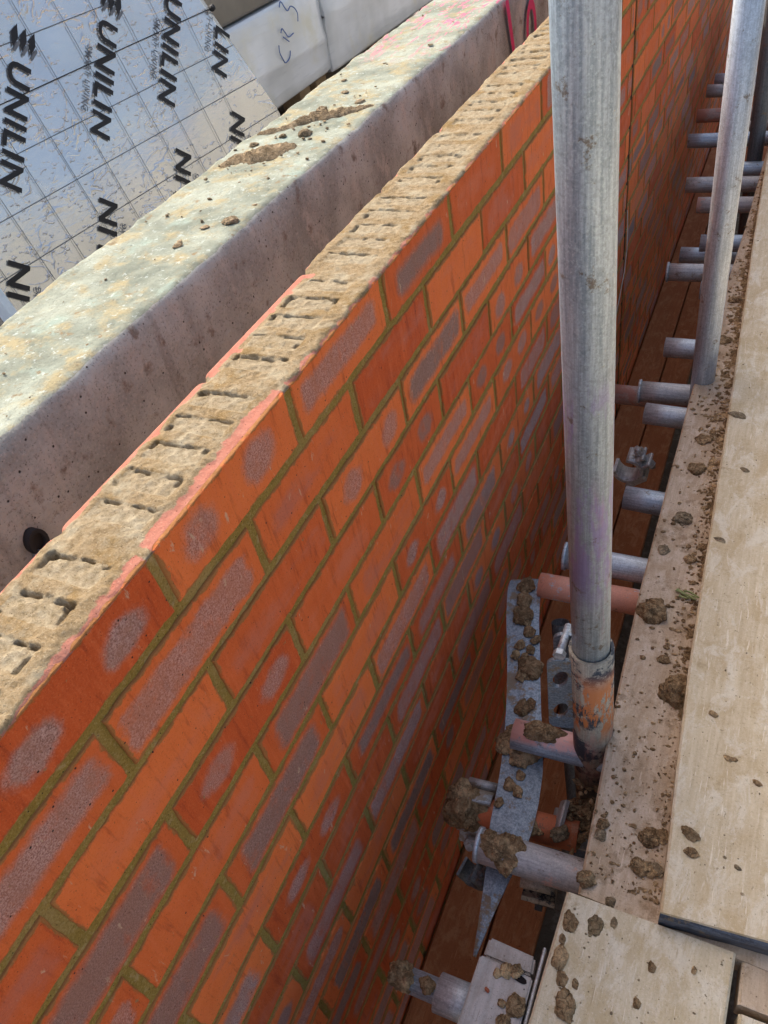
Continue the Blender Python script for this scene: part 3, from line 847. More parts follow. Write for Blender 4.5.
# ------------------------------------------------------------------ wrapped packs beyond
def pack(name, y0, y1, z0, z1, x, depth, label, rot=0., m=None, crease=True):
    bm = bmesh.new()
    # section: slight tuck under a crease on the exposed face
    n = 26; H = z1 - z0
    rows = [(0, -.004), (.03, .002), (.18, .002), (.40, .004), (.46, .010), (.50, .010), (.56, .004), (.80, .001), (.96, -.001), (1, -.008)] if crease else [(0, -.004), (.05, .002), (.95, .002), (1, -.006)]
    g_ = []
    for (h, off) in rows:
        r_ = []
        for i in range(n + 1):
            f = i / n; y = y0 + (y1 - y0) * f
            e = min(f, 1 - f)
            hh = h - (.12 * f * (1 - abs(h - .48) / .52) if crease else 0)
            pull = -.010 * (1 - smooth01(0, .05, e))
            r_.append(bm.verts.new((x + off + pull + .004 * fbm(Vector((y * 9, h * 3, 1)), 2), y, z0 + H * hh)))
        g_.append(r_)
    for a in range(len(rows) - 1):
        for i in range(n):
            bm.faces.new((g_[a][i], g_[a][i + 1], g_[a + 1][i + 1], g_[a + 1][i])).smooth = True
    bb = [bm.verts.new(p) for p in ((x - depth, y0, z0), (x - depth, y1, z0), (x - depth, y1, z1), (x - depth, y0, z1))]
    bm.faces.new(g_[-1] + [bb[2], bb[3]]); bm.faces.new(g_[0][::-1] + [bb[0], bb[1]])
    bm.faces.new([r[0] for r in g_][::-1] + [bb[3], bb[0]][::1]); bm.faces.new([r[n] for r in g_] + [bb[2], bb[1]])
    bm.faces.new(bb)
    bmesh.ops.recalc_face_normals(bm, faces=bm.faces[:])
    o = obj(name, bm, m or M['pack'])
    return tag(o, label, 'wrapped pack')
p1 = pack('wrapped_pack', 1.930, 3.064, -.460, -.135, -1.49, .6, 'plastic wrapped grey slab pack with blue handwriting, next to the foil board edge')
p2 = pack('wrapped_pack', 3.081, 4.73, -.480, -.021, -1.49, .6, 'plastic wrapped pale grey pack without writing, beyond the handwritten pack')
p3 = pack('wrapped_pack', 1.79, 2.95, -.127, .119, -1.51, .6, 'brownish wrapped pack lying on top of the handwritten pack', m=M['pack2'], crease=False)
p4 = pack('wrapped_pack', .60, 1.62, -.60, .10, -1.36, .6, 'brownish wrapped pack that the foil faced board leans on', m=M['pack2'], crease=False)
bm = bmesh.new()
ST = [[(2.658, -.256), (2.652, -.280), (2.666, -.309), (2.679, -.323), (2.715, -.316), (2.732, -.295)],
      [(2.692, -.222), (2.707, -.211), (2.724, -.229), (2.743, -.249), (2.784, -.246)], [(2.703, -.239), (2.739, -.264)],
      [(2.722, -.142), (2.741, -.128), (2.773, -.166), (2.804, -.158), (2.832, -.171), (2.846, -.193), (2.837, -.218)]]
def spl(l, n=5):
    out = []
    for i in range(len(l) - 1):
        p0, p1_, p2_, p3_ = l[max(i - 1, 0)], l[i], l[i + 1], l[min(i + 2, len(l) - 1)]
        for k in range(n):
            t = k / n
            out.append(tuple(.5 * (2 * p1_[d] + (p2_[d] - p0[d]) * t + (2 * p0[d] - 5 * p1_[d] + 4 * p2_[d] - p3_[d]) * t * t + (3 * p1_[d] - p0[d] - 3 * p2_[d] + p3_[d]) * t ** 3) for d in range(len(l[0]))))
    return out + [tuple(l[-1])]
bm.free()
for ls in ((ST[0],), (ST[1], ST[2]), (ST[3],)):
    bm = bmesh.new()
    for l in ls:
        q = spl(l)
        for a, b in zip(q, q[1:]): rod(bm, (-1.4785, a[0], a[1] - .006), (-1.4785, b[0], b[1] - .006), .0022, 6)
    o = obj('handwritten_letter', bm, M['pen']); under(o, p1)
for (ya, yb, zt, lab) in ((1.95, 3.05, -.470, 'timber pallet under the pack with blue handwriting'), (3.09, 4.70, -.492, 'timber pallet under the pack without writing')):
    pl = empty('timber_pallet', (-1.8, ya, -.614)); tag(pl, lab, 'pallet', 'pallets under the wrapped packs')
    bm = bmesh.new()
    for i in range(5): box(bm, -2.20 + .125 * i, -2.10 + .125 * i, ya, yb, zt - .022, zt, .002)
    under(obj('deck_boards', bm, M['tan']), pl)
    for y in (ya + .06, (ya + yb) / 2, yb - .06):
        for x in (-2.15, -1.90, -1.66):
            bm = bmesh.new(); box(bm, x - .05, x + .05, y - .05, y + .05, -.612, zt - .024, .003); under(obj('block', bm, M['tan']), pl)

# ------------------------------------------------------------------ scaffold boards
def board(name, edge_l, width, y0, y1, ztop, mat, label, thick=.038, ny=60, end0=0., wob=.0012, group='scaffold boards of the top platform', sag=0.):
    """edge_l(y): x of the left edge; the near end is skewed by end0"""
    bm = bmesh.new(); seed = len(label) * 1.37
    sec = []
    r = .003
    for i in range(ny + 1):
        f = i / ny; y = y0 + (y1 - y0) * f
        xl = edge_l(y) + wob * fbm(Vector((seed, y * 14, 0)), 3); xr = edge_l(y) + width + wob * fbm(Vector((seed, y * 11, 7)), 3)
        prof_ = [(xl, -thick + r), (xl, -r), (xl + r, 0), (xr - r, 0), (xr, -r), (xr, -thick + r), (xr - r, -thick), (xl + r, -thick)]
        ring_ = []
        for (x, z) in prof_:
            sk_ = end0 * (x - edge_l(y)) * (1 - f) 
            ring_.append(bm.verts.new((x, y + sk_, ztop + z + sag * math.sin(f * 3.1) + .0008 * noise.noise(Vector((seed, y * 6, x * 3))))))
        sec.append(ring_)
    for a, b in zip(sec, sec[1:]):
        for j in range(8):
            k = (j + 1) % 8; bm.faces.new((a[j], b[j], b[k], a[k]))
    bm.faces.new(sec[0]); bm.faces.new(sec[-1][::-1])
    bmesh.ops.recalc_face_normals(bm, faces=bm.faces[:])
    return tag(obj(name, bm, mat), label, 'scaffold board', group)
def interp(tab):
    def f(y):
        if y <= tab[0][0]:
            (a, b), (c, d) = tab[0], tab[1]
        else:
            for (a, b), (c, d) in zip(tab, tab[1:]):
                if y <= c: break
        return b + (d - b) * (y - a) / (c - a)
    return f
DZ, CZ = -.655, -.617
e_dirty = interp([(.0, .318), (.115, .313), (.35, .3015), (.616, .294), (1.186, .294), (1.98, .322), (2.66, .333), (4.5, .36)])
e_clean = interp([(.095, .4125), (.471, .392), (1.243, .372), (1.905, .350), (2.40, .338), (4.5, .32)])
board('scaffold_board', e_dirty, .225, .098, 3.15, DZ, M['dirty'], 'mud splattered pinkish grey scaffold board along the gap, inner edge board of the platform', end0=-.04)
clean = empty('scaffold_board', (.50, .1, CZ))
tag(clean, 'clean pale scaffold board with a black banded end, lying on the muddy inner board', 'scaffold board', 'scaffold boards of the top platform')
cb = board('timber', e_clean, .225, .098, 4.3, CZ, M['clean'], 'x', end0=.085)
for k in ('label', 'category', 'group'): del cb[k]
under(cb, clean)
bm = bmesh.new()
# steel band wrapped round the near end
w = .225; n_ = 14
top_ = []
for (dz0, dz1, dy0, dy1) in ((-.004, -.0385, -.0028, .004),):
    A = [[], [], [], []]
    for i in range(n_ + 1):
        x = .4125 + w * i / n_; ye = .098 + .085 * (w * i / n_)
        j = .0012 * noise.noise(Vector((x * 60, 0, 3)))
        A[0].append(bm.verts.new((x, ye + .003, CZ + dz0 + .0000 + j)))
        A[1].append(bm.verts.new((x, ye - .0035 + j, CZ - .009 + j)))
        A[2].append(bm.verts.new((x, ye - .0035 + j, CZ - .034)))
        A[3].append(bm.verts.new((x, ye + .012, CZ - .0395)))
    for a, b in zip(A, A[1:]):
        for i in range(n_): bm.faces.new((a[i], a[i + 1], b[i + 1], b[i])).smooth = True
obj('end_band', bm, M['rubber']); bpy.data.objects['end_band']; under(bpy.data.objects['end_band'], clean)
e_front = interp([(-.5, .256), (-.065, .2965), (.0925, .3015), (.2, .3045)])
board('scaffold_board', e_front, .1990, -.62, .0925, DZ + .010, M['front'], 'pale scaffold board end with round mud splats, nearest the camera', ny=24, wob=.0008)
board('scaffold_board', lambda y: .5085, .225, .0435, .55, DZ - .002, M['dirty'], 'dark board end showing under the clean board beside the splatted board', ny=8)
board('scaffold_board', lambda y: .5105, .225, -.62, .0345, DZ - .001, M['front'], 'small corner of pale board beside the splatted board end', ny=8)
board('scaffold_board', lambda y: .56, .225, .60, 4.3, DZ, M['dirty'], 'hidden outer board of the platform under the clean board', ny=12)
for i, (x_, z_, lab) in enumerate(((.80, DZ, 'third board of the platform outward from the clean board'), (1.04, DZ, 'fourth board of the platform outward from the clean board'), (1.28, DZ, 'fifth board of the platform outward from the clean board'), (1.52, DZ, 'sixth board of the platform outward from the clean board'))):
    board('scaffold_board', lambda y, x_=x_: x_, .225, -1.8, 4.3, z_, M['clean'], lab, ny=12)  # unseen rest of the platform, extended outward to darken the gap below
board('scaffold_board', lambda y: .56, .225, -1.8, -.63, DZ, M['dirty'], 'board behind the camera on the platform', ny=6)
for i, (y, lab) in enumerate(((3.62, 'nearest of the cross laid tan boards beyond the dark upright'), (3.86, 'middle one of the cross laid tan boards beyond the dark upright'), (4.10, 'farthest of the cross laid tan boards beyond the dark upright'))):
    bm = bmesh.new(); box(bm, .12, 1.4, y, y + .225, -.70, -.66 + .004 * i, .003)
    tag(obj('scaffold_board', bm, M['tan']), lab, 'scaffold board', 'cross laid boards at the far end')
# grey offcut pieces on the near left
bm = bmesh.new()
def slabpoly(bm, poly, z0, z1, bev=.002):
    a = [bm.verts.new((x, y, z0)) for x, y in poly]; b = [bm.verts.new((x, y, z1)) for x, y in poly]
    n = len(poly); fs = [bm.faces.new(b), bm.faces.new(a[::-1])]
    for i in range(n): fs.append(bm.faces.new((a[i], a[(i + 1) % n], b[(i + 1) % n], b[i])))
    bmesh.ops.recalc_face_normals(bm, faces=fs)
    bmesh.ops.bevel(bm, geom=list({e for f in fs for e in f.edges}), offset=bev, segments=2, affect='EDGES')
slabpoly(bm, [(.221, -.014), (.288, -.016), (.286, -.30), (.214, -.30)], -.6925, -.652)
off = obj('timber_offcut', bm, M['offcut'])
tag(off, 'grey muddy timber offcut with a black knot hole, beside the splatted board end', 'timber offcut')
bm = bmesh.new(); slabpoly(bm, [(.224, .012), (.284, .010), (.286, -.012), (.223, -.012)], -.690, -.662, .003)
tag(obj('timber_offcut', bm, M['offcut']), 'short lower timber block behind the offcut with the knot hole', 'timber offcut')
bm = bmesh.new()
for i in range(12):
    pass
R1 = [bm.verts.new((.272 + (.011 * math.cos(t) * (1 + .3 * noise.noise(Vector((math.cos(t) * 2, math.sin(t) * 2, 1))))), -.022 + .0042 * math.sin(t) - .25 * .009 * math.cos(t), -.6512)) for t in [2 * math.pi * i / 18 for i in range(18)]]
bm.faces.new(R1)
under(obj('knot_hole', bm, M['joint']), off)
bm = bmesh.new(); box(bm, .2905, .2945, -.34, .022, -.700, -.653, .0012)
tag(obj('metal_strip', bm, M['grey']), 'thin grey metal strip on edge between the offcut and the splatted board', 'metal strip')
bm = bmesh.new(); slabpoly(bm, [(.2385, -.045), (.2445, -.047), (.244, -.051), (.238, -.049)], -.652, -.648, .0008)
tag(obj('brick_chip', bm, M['chip']), 'tiny red brick chip lying on the grey timber offcut', 'brick chip')

# lower lift boards deep in the gap
for (x0, x1, y0, y1, lab) in ((.006, .108, -.7, 8, 'reddish brown board deep in the gap, hard against the wall'),
                             (.113, .204, -.7, 8, 'reddish brown board deep in the gap, second from the wall'),
                             (.262, .48, -.7, 8, 'dark board deep in the gap under the platform')):
    bm = bmesh.new(); box(bm, x0, x1, y0, y1, -1.36, -1.325, .003)
    tag(obj('scaffold_board', bm, M['lower']), lab, 'scaffold board', 'boards of the lower lift')

bm = bmesh.new(); box(bm, 1.80, 1.806, -1.9, 6, G0 + .05, -1.02)  # unseen sheet, added to cut the light reaching the lower gap
tag(obj('light_blocking_sheet', bm, M['sheet']), 'unseen dark green sheet added outside the platform to darken the gap', 'sheeting')
# ------------------------------------------------------------------ scaffold tubes
def standard(name, a, b, mat, label):
    bm = bmesh.new(); tube(bm, a, b, .02415, .004, 40)
    return tag(obj(name, bm, mat), label, 'scaffold pole', 'upright scaffold poles')
st = empty('scaffold_standard', (.283, .333, -.86))
tag(st, 'big galvanised upright pole before the wall, standing in an orange and black sleeve', 'scaffold pole', 'upright scaffold poles')
bm = bmesh.new(); tube(bm, (.2355, .3375, 1.25), (.2755, .333, -.55), .02415, .004, 48)
under(obj('pole', bm, M['galv']), st)
bm = bmesh.new(); tube(bm, (.2740, .333, -.452), (.2850, .333, -.86), .0292, .0042, 44)
under(obj('sleeve', bm, M['sleeve']), st)
# clip plate with two oval holes on the sleeve
cu = bpy.data.curves.new('clip', 'CURVE'); cu.dimensions = '2D'; cu.fill_mode = 'BOTH'; cu.extrude = .0022; cu.bevel_depth = .0008
def poly2(pts):
    s_ = cu.splines.new('POLY'); s_.points.add(len(pts) - 1); s_.use_cyclic_u = True
    for q, p in zip(s_.points, pts): q.co = (p[0], p[1], 0, 1)
W, H, rc = .044, .168, .013
pts = []
for (cx_, cy_, a0) in ((W - rc, H / 2 - rc, 0), (-.0 + rc - W * .0, H / 2 - rc, 90), (rc, -H / 2 + rc, 180), (W - rc, -H / 2 + rc, 270)):
    for i in range(7):
        t = math.radians(a0 + 15 * i); pts.append((cx_ + rc * math.cos(t), cy_ + rc * math.sin(t)))
poly2(pts)
for cy_ in (.040, -.038):
    poly2([(.0165 + .0105 * math.cos(t) + .004 * math.sin(t), cy_ + .0205 * math.sin(t)) for t in [-2 * math.pi * i / 20 for i in range(20)]])
co_ = bpy.data.objects.new('clip', cu); COL.objects.link(co_); bpy.context.view_layer.update()
me = bpy.data.meshes.new_from_object(co_.evaluated_get(bpy.context.evaluated_depsgraph_get()))
bpy.data.objects.remove(co_); bpy.data.curves.remove(cu)
me.materials.append(M['galv2'])
me.materials[0] = M['strap']
for i in range(2):
    cp = bpy.data.objects.new('clip_plate', me if i == 0 else me.copy()); COL.objects.link(cp)
    cp.location = (.2205, .312 + .034 * i, -.555 + .012 * i); cp.rotation_euler = (math.radians(90), 0, math.radians(12))
    under(cp, st)
bm = bmesh.new(); rod(bm, (.236, .318, -.462), (.236, .366, -.462), .0055, 14); rod(bm, (.236, .313, -.462), (.236, .321, -.462), .0085, 6)
under(obj('bolt', bm, M['galv2']), st)
standard('scaffold_standard', (.2835, 1.262, 1.6), (.332, 1.24, -2.45), M['galvpale'], 'bluish grey upright pole among the row of tube ends')
for_d = empty('scaffold_standard', (.30, 2.62, -2.4))
tag(for_d, 'dark rusty upright pole with a clamp, farthest upright at the right edge', 'scaffold pole', 'upright scaffold poles')
bm = bmesh.new(); tube(bm, (.252, 2.60, .9), (.345, 2.60, -2.45), .02415, .004, 30); under(obj('pole', bm, M['dark']), for_d)

def coupler(name, c, axis, mat, label, roll=0., s_=1.):
    """band with flap, hinge and nutted bolt round a tube axis"""
    bm = bmesh.new()
    tube(bm, (-.024, 0, 0), (.024, 0, 0), .0335, .0065, 24, math.radians(-150), math.radians(120))
    box(bm, -.022, .022, -.012, -.004, .026, .052, .002)
    box(bm, -.022, .022, .008, .016, .024, .050, .002)
    box(bm, -.020, .020, -.046, -.028, -.020, .020, .004)
    rod(bm, (0, -.030, .042), (0, .036, .042), .0058, 12)
    rod(bm, (0, .017, .042), (0, .028, .042), .0112, 6)
    rod(bm, (0, -.024, .042), (0, -.013, .042), .0105, 6)
    rod(bm, (-.023, -.037, -.024), (.023, -.037, -.024), .008, 12)
    o = obj(name, bm, mat)
    d = Vector(axis).normalized()
    q = d.to_track_quat('X', 'Z').to_matrix().to_4x4()
    o.matrix_world = Matrix.Translation(c) @ q @ Matrix.Rotation(roll, 4, 'X') @ Matrix.Scale(s_, 4)
    return tag(o, label, 'scaffold coupler', 'scaffold couplers')
coupler('scaffold_coupler', (.262, 2.60, .005 - .14), (0, 0, 1), M['dark'], 'dark coupler clamped high on the rusty far upright', .6)

GT = 'horizontal scaffold tube ends poking out under the platform'
TUBES = [  # left x, y left, y right, z, material, collar, label
    (.163, .138, .149, -.7205, 'pinkgrey', True, 'thick pinkish grey tube end with mud cake on its lip, nearest the big pole foot'),
    (.157, .325, .332, -.7205, 'pinktop', False, 'pink and blue grey tube end with a mud lump, meeting the painted sleeve'),
    (.107, .655, .668, -.7445, 'pink', False, 'salmon pink tube behind the big pole, ending at the top of the steel strap'),
    (.141, .718, .721, -.7205, 'galv2', True, 'pale grey rust spotted tube passing just above the pink tube'),
    (.214, .906, .896, -.7205, 'blue', False, 'blue grey tube end with one brown spot, just below the dark clamp'),
    (.202, 1.190, 1.183, -.7205, 'galv2', False, 'plain pale tube end just under the collared brownish tube'),
    (.176, 1.271, 1.279, -.7205, 'grey', True, 'brownish grey tube end with a rim collar, in front of a pinkish longer tube'),
    (.099, 1.344, 1.347, -.789, 'brownpink', False, 'longer pinkish brown tube running behind the collared tube end'),
    (.200, 1.465, 1.466, -.7205, 'galv2', False, 'short light grey tube end beside the foot of the bluish upright'),
    (.145, 1.846, 1.865, -.7205, 'grey', True, 'mottled white tube end with a rim collar and drips, behind the bluish upright'),
    (.243, 1.754, 1.760, -.7205, 'blue', False, 'short dark blue tube stub right of the bluish upright'),
    (.148, 2.085, 2.083, -.789, 'blue', False, 'thin looking bluish tube end just above the mottled collared one'),
    (.206, 2.027, 2.033, -.7205, 'blue', False, 'blue grey tube showing only right of the bluish upright, above the mottled one'),
    (.162, 2.285, 2.303, -.7205, 'pinkgrey', False, 'faded pinkish grey tube end, third below the brown pink one'),
    (.106, 2.439, 2.461, -.7205, 'grey', False, 'grey tube end with a split muddy lip, second below the brown pink one'),
    (.181, 2.561, 2.566, -.7205, 'blue', False, 'dark blue grey tube behind the bluish upright near the dark pole foot'),
    (.056, 2.827, 2.842, -.7205, 'blue', False, 'long light blue tube end reaching close to the wall, below the brown pink one'),
    (.135, 3.149, 3.150, -.789, 'grey', False, 'short brownish tube showing between the two far uprights'),
    (.052, 3.082, 3.093, -.7205, 'brownpink', False, 'brown pink painted tube end reaching the wall in the far row'),
    (.051, 3.367, 3.363, -.7205, 'grey', False, 'farthest tube end reaching the wall, grey brown'),
    (.065, 3.501, 3.473, -.7205, 'blue', False, 'farthest grey tube, seen only beyond the bluish upright'),
]
for (xl, ya, yb, z, mt, col_, lab) in TUBES:
    xr = 1.80; yr = ya + (yb - ya) / .14 * (xr - xl) if abs(yb - ya) > .004 else yb
    yr = max(min(yr, ya + .06), ya - .06)
    r_ = .02415
    t_ = empty('scaffold_tube', (xl, ya, z)) if col_ else None
    bm = bmesh.new(); tube(bm, (xl, ya, z), (xr, yr, z), r_, .0036, 32, dents=.012)
    if col_:
        tag(t_, lab, 'scaffold tube', GT); under(obj('tube', bm, M[mt]), t_)
        bm = bmesh.new(); tube(bm, (xl - .004, ya, z), (xl + .002, ya + .0003, z), r_ + (.0012 if mt == 'pinkgrey' else .0035), .0055, 32)
        under(obj('end_collar', bm, M['galv2'] if mt != 'grey' else M['grey']), t_)
    else:
        tag(obj('scaffold_tube', bm, M[mt]), lab, 'scaffold tube', GT)
# ledgers running along the platform that carry the tubes
for (x, z, lab) in ((.36, -.769, 'ledger tube running along under the platform edge'), (1.70, -.769, 'outer ledger tube running along under the platform')):
    bm = bmesh.new(); tube(bm, (x, -.6, z), (x, 4.6, z), .02415, .004, 24)
    tag(obj('ledger_tube', bm, M['grey']), lab, 'scaffold tube')
# thin tube with a fat collar, near bottom edge
nt1 = empty('scaffold_tube', (.119, -.058, -.7205))
tag(nt1, 'thin blue grey tube with a fat sleeve and mud plugged end, under the grey offcut', 'scaffold tube', GT)
bm = bmesh.new(); tube(bm, (.122, -.060, -.716), (.50, -.052, -.716), .0155, .003, 28); under(obj('tube', bm, M['blue']), nt1)
bm = bmesh.new(); tube(bm, (.174, -.059, -.716), (.235, -.0575, -.716), .0235, .008, 32); under(obj('sleeve', bm, M['galv2']), nt1)
# orange tube low behind the strap, its end caked in mud
bm = bmesh.new(); tube(bm, (.094, .207, -.782), (.285, .222, -.782), .0225, .0036, 28)
lw = tag(obj('scaffold_tube', bm, M['orange']), 'orange red tube behind the steel strap, its end hidden in a mud ball', 'scaffold tube', GT)

# bent flat strap lying across the tubes, pointed at its near end
path = [(.071, .680, .008, -.772), (.0725, .677, .020, -.766), (.075, .668, .0275, -.7585), (.080, .640, .031, -.7535), (.098, .570, .030, -.7535), (.120, .500, .029, -.7535), (.141, .430, .0285, -.7535), (.161, .360, .030, -.7535), (.177, .300, .0325, -.7535), (.187, .240, .033, -.7535), (.1915, .188, .031, -.7545), (.193, .150, .024, -.758), (.193, .110, .0165, -.762), (.193, .060, .0085, -.770), (.193, .012, .0022, -.779)]
q = spl(path, 5)
bm = bmesh.new(); rows = []
for i, (x, y, w_, z) in enumerate(q):
    a = Vector(q[max(i - 1, 0)][:2]); b = Vector(q[min(i + 1, len(q) - 1)][:2])
    t = (b - a).normalized(); n = Vector((-t.y, t.x, 0)) * -1
    w0 = w_ * (1 + .03 * fbm(Vector((i * .4, 2, 5)), 2)); w1 = w_ * (1 + .03 * fbm(Vector((i * .4, 7, 5)), 2))
    c = Vector((x, y, z)); dz = Vector((0, 0, .0016))
    cb_ = Vector((0, 0, .0022))
    rows.append([bm.verts.new(c + n * w0 + dz), bm.verts.new(c + dz + cb_ * .5), bm.verts.new(c - n * w1 + dz), bm.verts.new(c - n * w1 - dz), bm.verts.new(c + n * w0 - dz)])
for a, b in zip(rows, rows[1:]):
    for j in range(5): bm.faces.new((a[j], a[(j + 1) % 5], b[(j + 1) % 5], b[j]))
bm.faces.new(rows[0][::-1]); bm.faces.new(rows[-1])
bmesh.ops.recalc_face_normals(bm, faces=bm.faces[:])
tag(obj('steel_strap', bm, M['strap']), 'long muddy blue grey flat strap lying across the tubes and tapering to a point', 'steel strap')

coupler('scaffold_coupler', (.128, .209, -.782), (1, .08, 0), M['grey'], 'muddy coupler on the orange tube beside the mud ball', 2.6)
coupler('scaffold_coupler', (.150, .124, -.800), (.2, 1, .1), M['dark'], 'half hidden coupler below the thick pinkish tube end, left of the strap point', 1.2, .62)
coupler('scaffold_coupler', (.250, .138, -.775), (1, .1, 0), M['sleeve'], 'orange stained coupler hanging under the thick pinkish tube', 3.4)
coupler('scaffold_coupler', (.192, 1.085, -.790), (0, 1, 0), M['grey'], 'lone brown grey clamp in the dark gap right of the big pole', .9)
coupler('scaffold_coupler', (.282, .235, -.772), (0, 1, .1), M['grey'], 'dirt clogged coupler at the foot of the painted sleeve', 1.9)
# dark tube added in place of the shadow beside the strap
bm = bmesh.new(); tube(bm, (.155, .62, -.80), (.250, .40, -1.32), .017, .003, 20)
tag(obj('shadow_tube', bm, M['dark']), 'thin dark tube standing in for the shadow behind the strap and clip plate', 'scaffold tube')

# ------------------------------------------------------------------ mud
def clod_mesh(name, seed, sub=3, flat=.6, rough=.40):
    bm = bmesh.new(); bmesh.ops.create_icosphere(bm, subdivisions=sub, radius=1)
    sv = Vector((seed * 3.7, seed * 1.3, seed * 9.1))
    for v in bm.verts:
        p = v.co.copy()
        d = 1 + rough * fbm(p * 1.1 + sv, 2) * 1.5 + rough * .5 * noise.voronoi(p * 2.4 + sv)[0][0] - rough * .3 + rough * .45 * fbm(p * 5 + sv, 3)
        d += .10 * noise.noise(p * 7 + sv) + .05 * noise.noise(p * 15 + sv)
        v.co = p * d
        v.co.z *= flat
        if v.co.z < -.22 * flat: v.co.z = -.22 * flat + (v.co.z + .22 * flat) * .15
    me = bpy.data.meshes.new(name); bm.to_mesh(me); bm.free()
    for p in me.polygons: p.use_smooth = True
    return me
CM = {}
for mk in ('mud', 'drymud', 'smear'):
    CM[mk] = []
    for i in range(6):
        me = clod_mesh('mud_clod', i + 1 + 10 * len(CM), 4 if i < 3 else 3); me.materials.append(M[mk]); CM[mk].append(me)
def clod(x, y, z, r, h, mk, label, group, name='mud_clod', sx=1., sy=1., rot=None, big=False, cat='mud'):
    o = bpy.data.objects.new(name, RND.choice(CM[mk][:3] if big else CM[mk])); COL.objects.link(o)
    o.location = (x, y, z + .18 * .6 * r * h)
    o.rotation_euler = rot or (0, 0, RND.uniform(0, 6.28)); o.scale = (r * sx, r * sy, r * h)
    return tag(o, label, cat, group)
LD = 'small brown mud lump on the muddy inner board'
for i, (x, y, r, h) in enumerate([(.382, .431, .0245, 1.15), (.321, .575, .0225, 1.05), (.383, .198, .0119, 1.2), (.380, .156, .0116, 1.2), (.395, .156, .009, 1), (.324, .197, .0081, 1), (.324, .180, .008, 1), (.3195, .117, .0116, 1.3), (.362, .706, .0105, 1), (.335, .803, .0165, .6), (.340, .946, .0175, .7), (.340, 1.039, .0162, .7), (.316, .718, .0107, .7), (.355, .485, .0094, .7), (.400, .206, .0092, 1), (.355, .102, .0063, .8), (.334, 1.411, .0163, .7), (.338, 1.594, .0149, .7), (.400, .160, .0089, 1)]):
    lab = {0: 'big cracked mud lump against the clean board edge on the muddy board', 1: 'round mud lump at the muddy board edge above the pink tube', 7: 'mud lump on the corner of the muddy board by the splatted board'}.get(i, LD)
    clod(x, y, DZ, r, h, 'mud' if i in (0, 1, 2, 3, 7) or i % 3 else 'drymud', lab, 'mud lumps on the muddy board', big=i < 4)
for i, (x, y, r, h) in enumerate([(.431, .203, .0102, .6), (.436, .180, .0075, .6), (.435, .386, .0057, .7), (.462, .323, .0054, .7), (.470, .324, .004, .7), (.5, .299, .0052, .7), (.393, 1.082, .012, .4), (.403, .729, .0068, .5), (.423, .919, .0074, .5), (.489, .18, .0037, .5)]):
    clod(x, y, CZ, r, h, 'mud' if i < 6 else 'drymud', {0: 'larger of two paired mud drops near the banded end of the clean board', 1: 'smaller of two paired mud drops near the banded end of the clean board'}.get(i, 'small mud drop on the clean board'), 'mud drops on the clean board', sx=1.2, sy=.8, rot=(0, 0, -.3))
FR = ['mud splat at the far left corner of the front board', None, 'flat mud splat with a blurred rim near the far edge of the front board', 'round thick mud splat at the left edge of the front board', None, None, 'largest round mud splat on the front board, at the bottom of the photo']
for i, (x, y, r, h) in enumerate([(.314, .058, .0095, .30), (.310, .036, .0049, .5), (.344, .064, .0108, .14), (.313, .015, .0109, .5), (.320, -.006, .0072, .3), (.336, -.006, .0047, .4), (.330, -.032, .0140, .45), (.414, .043, .0047, .8), (.405, 0, .0046, .8), (.459, .057, .0035, .8), (.364, .076, .0049, .3)]):
    clod(x, y, DZ + .010, r, h, 'mud' if i not in (2, 10) else 'smear', (FR[i] if i < len(FR) and FR[i] else 'small mud drop on the front board'), 'mud splats on the front board', sx=.85, sy=1.2, rot=(0, 0, .1), big=True)
for i, (x, y, r, h) in enumerate([(.268, -.016, .0085, 1.1), (.256, -.020, .008, .9), (.247, -.026, .0055, 1), (.278, -.05, .0125, .7), (.270, -.075, .010, .7), (.262, -.055, .005, .9)]):
    clod(x, y, -.652, r, h, 'mud', 'mud lump on the grey timber offcut', 'mud lumps on the grey offcut')
CL = {0: 'mud lump right of the muddy ridge on the concrete top', 1: 'lone brown clod on the pale concrete top by its front edge', 7: 'clod in the muddy ridge across the concrete top'}
for i, (x, y, r, h) in enumerate([(-.400, .992, .0127, 1), (-.341, .639, .012, .7), (-.444, .985, .0073, .8), (-.383, .559, .0073, .4), (-.374, .618, .006, .4), (-.483, .945, .0091, .6), (-.429, 1.220, .0081, .5), (-.427, 1.112, .0116, .9), (-.364, 1.154, .0096, .8), (-.330, .695, .0046, .6), (-.388, .571, .0044, .4), (-.47, 1.3, .006, .5), (-.42, 1.4, .005, .5), (-.36, 1.52, .006, .4)]):
    clod(x, y, ZT + .001, r, h, 'drymud', CL.get(i, 'small dry mud crumb on the concrete top'), 'dry mud on the concrete top')
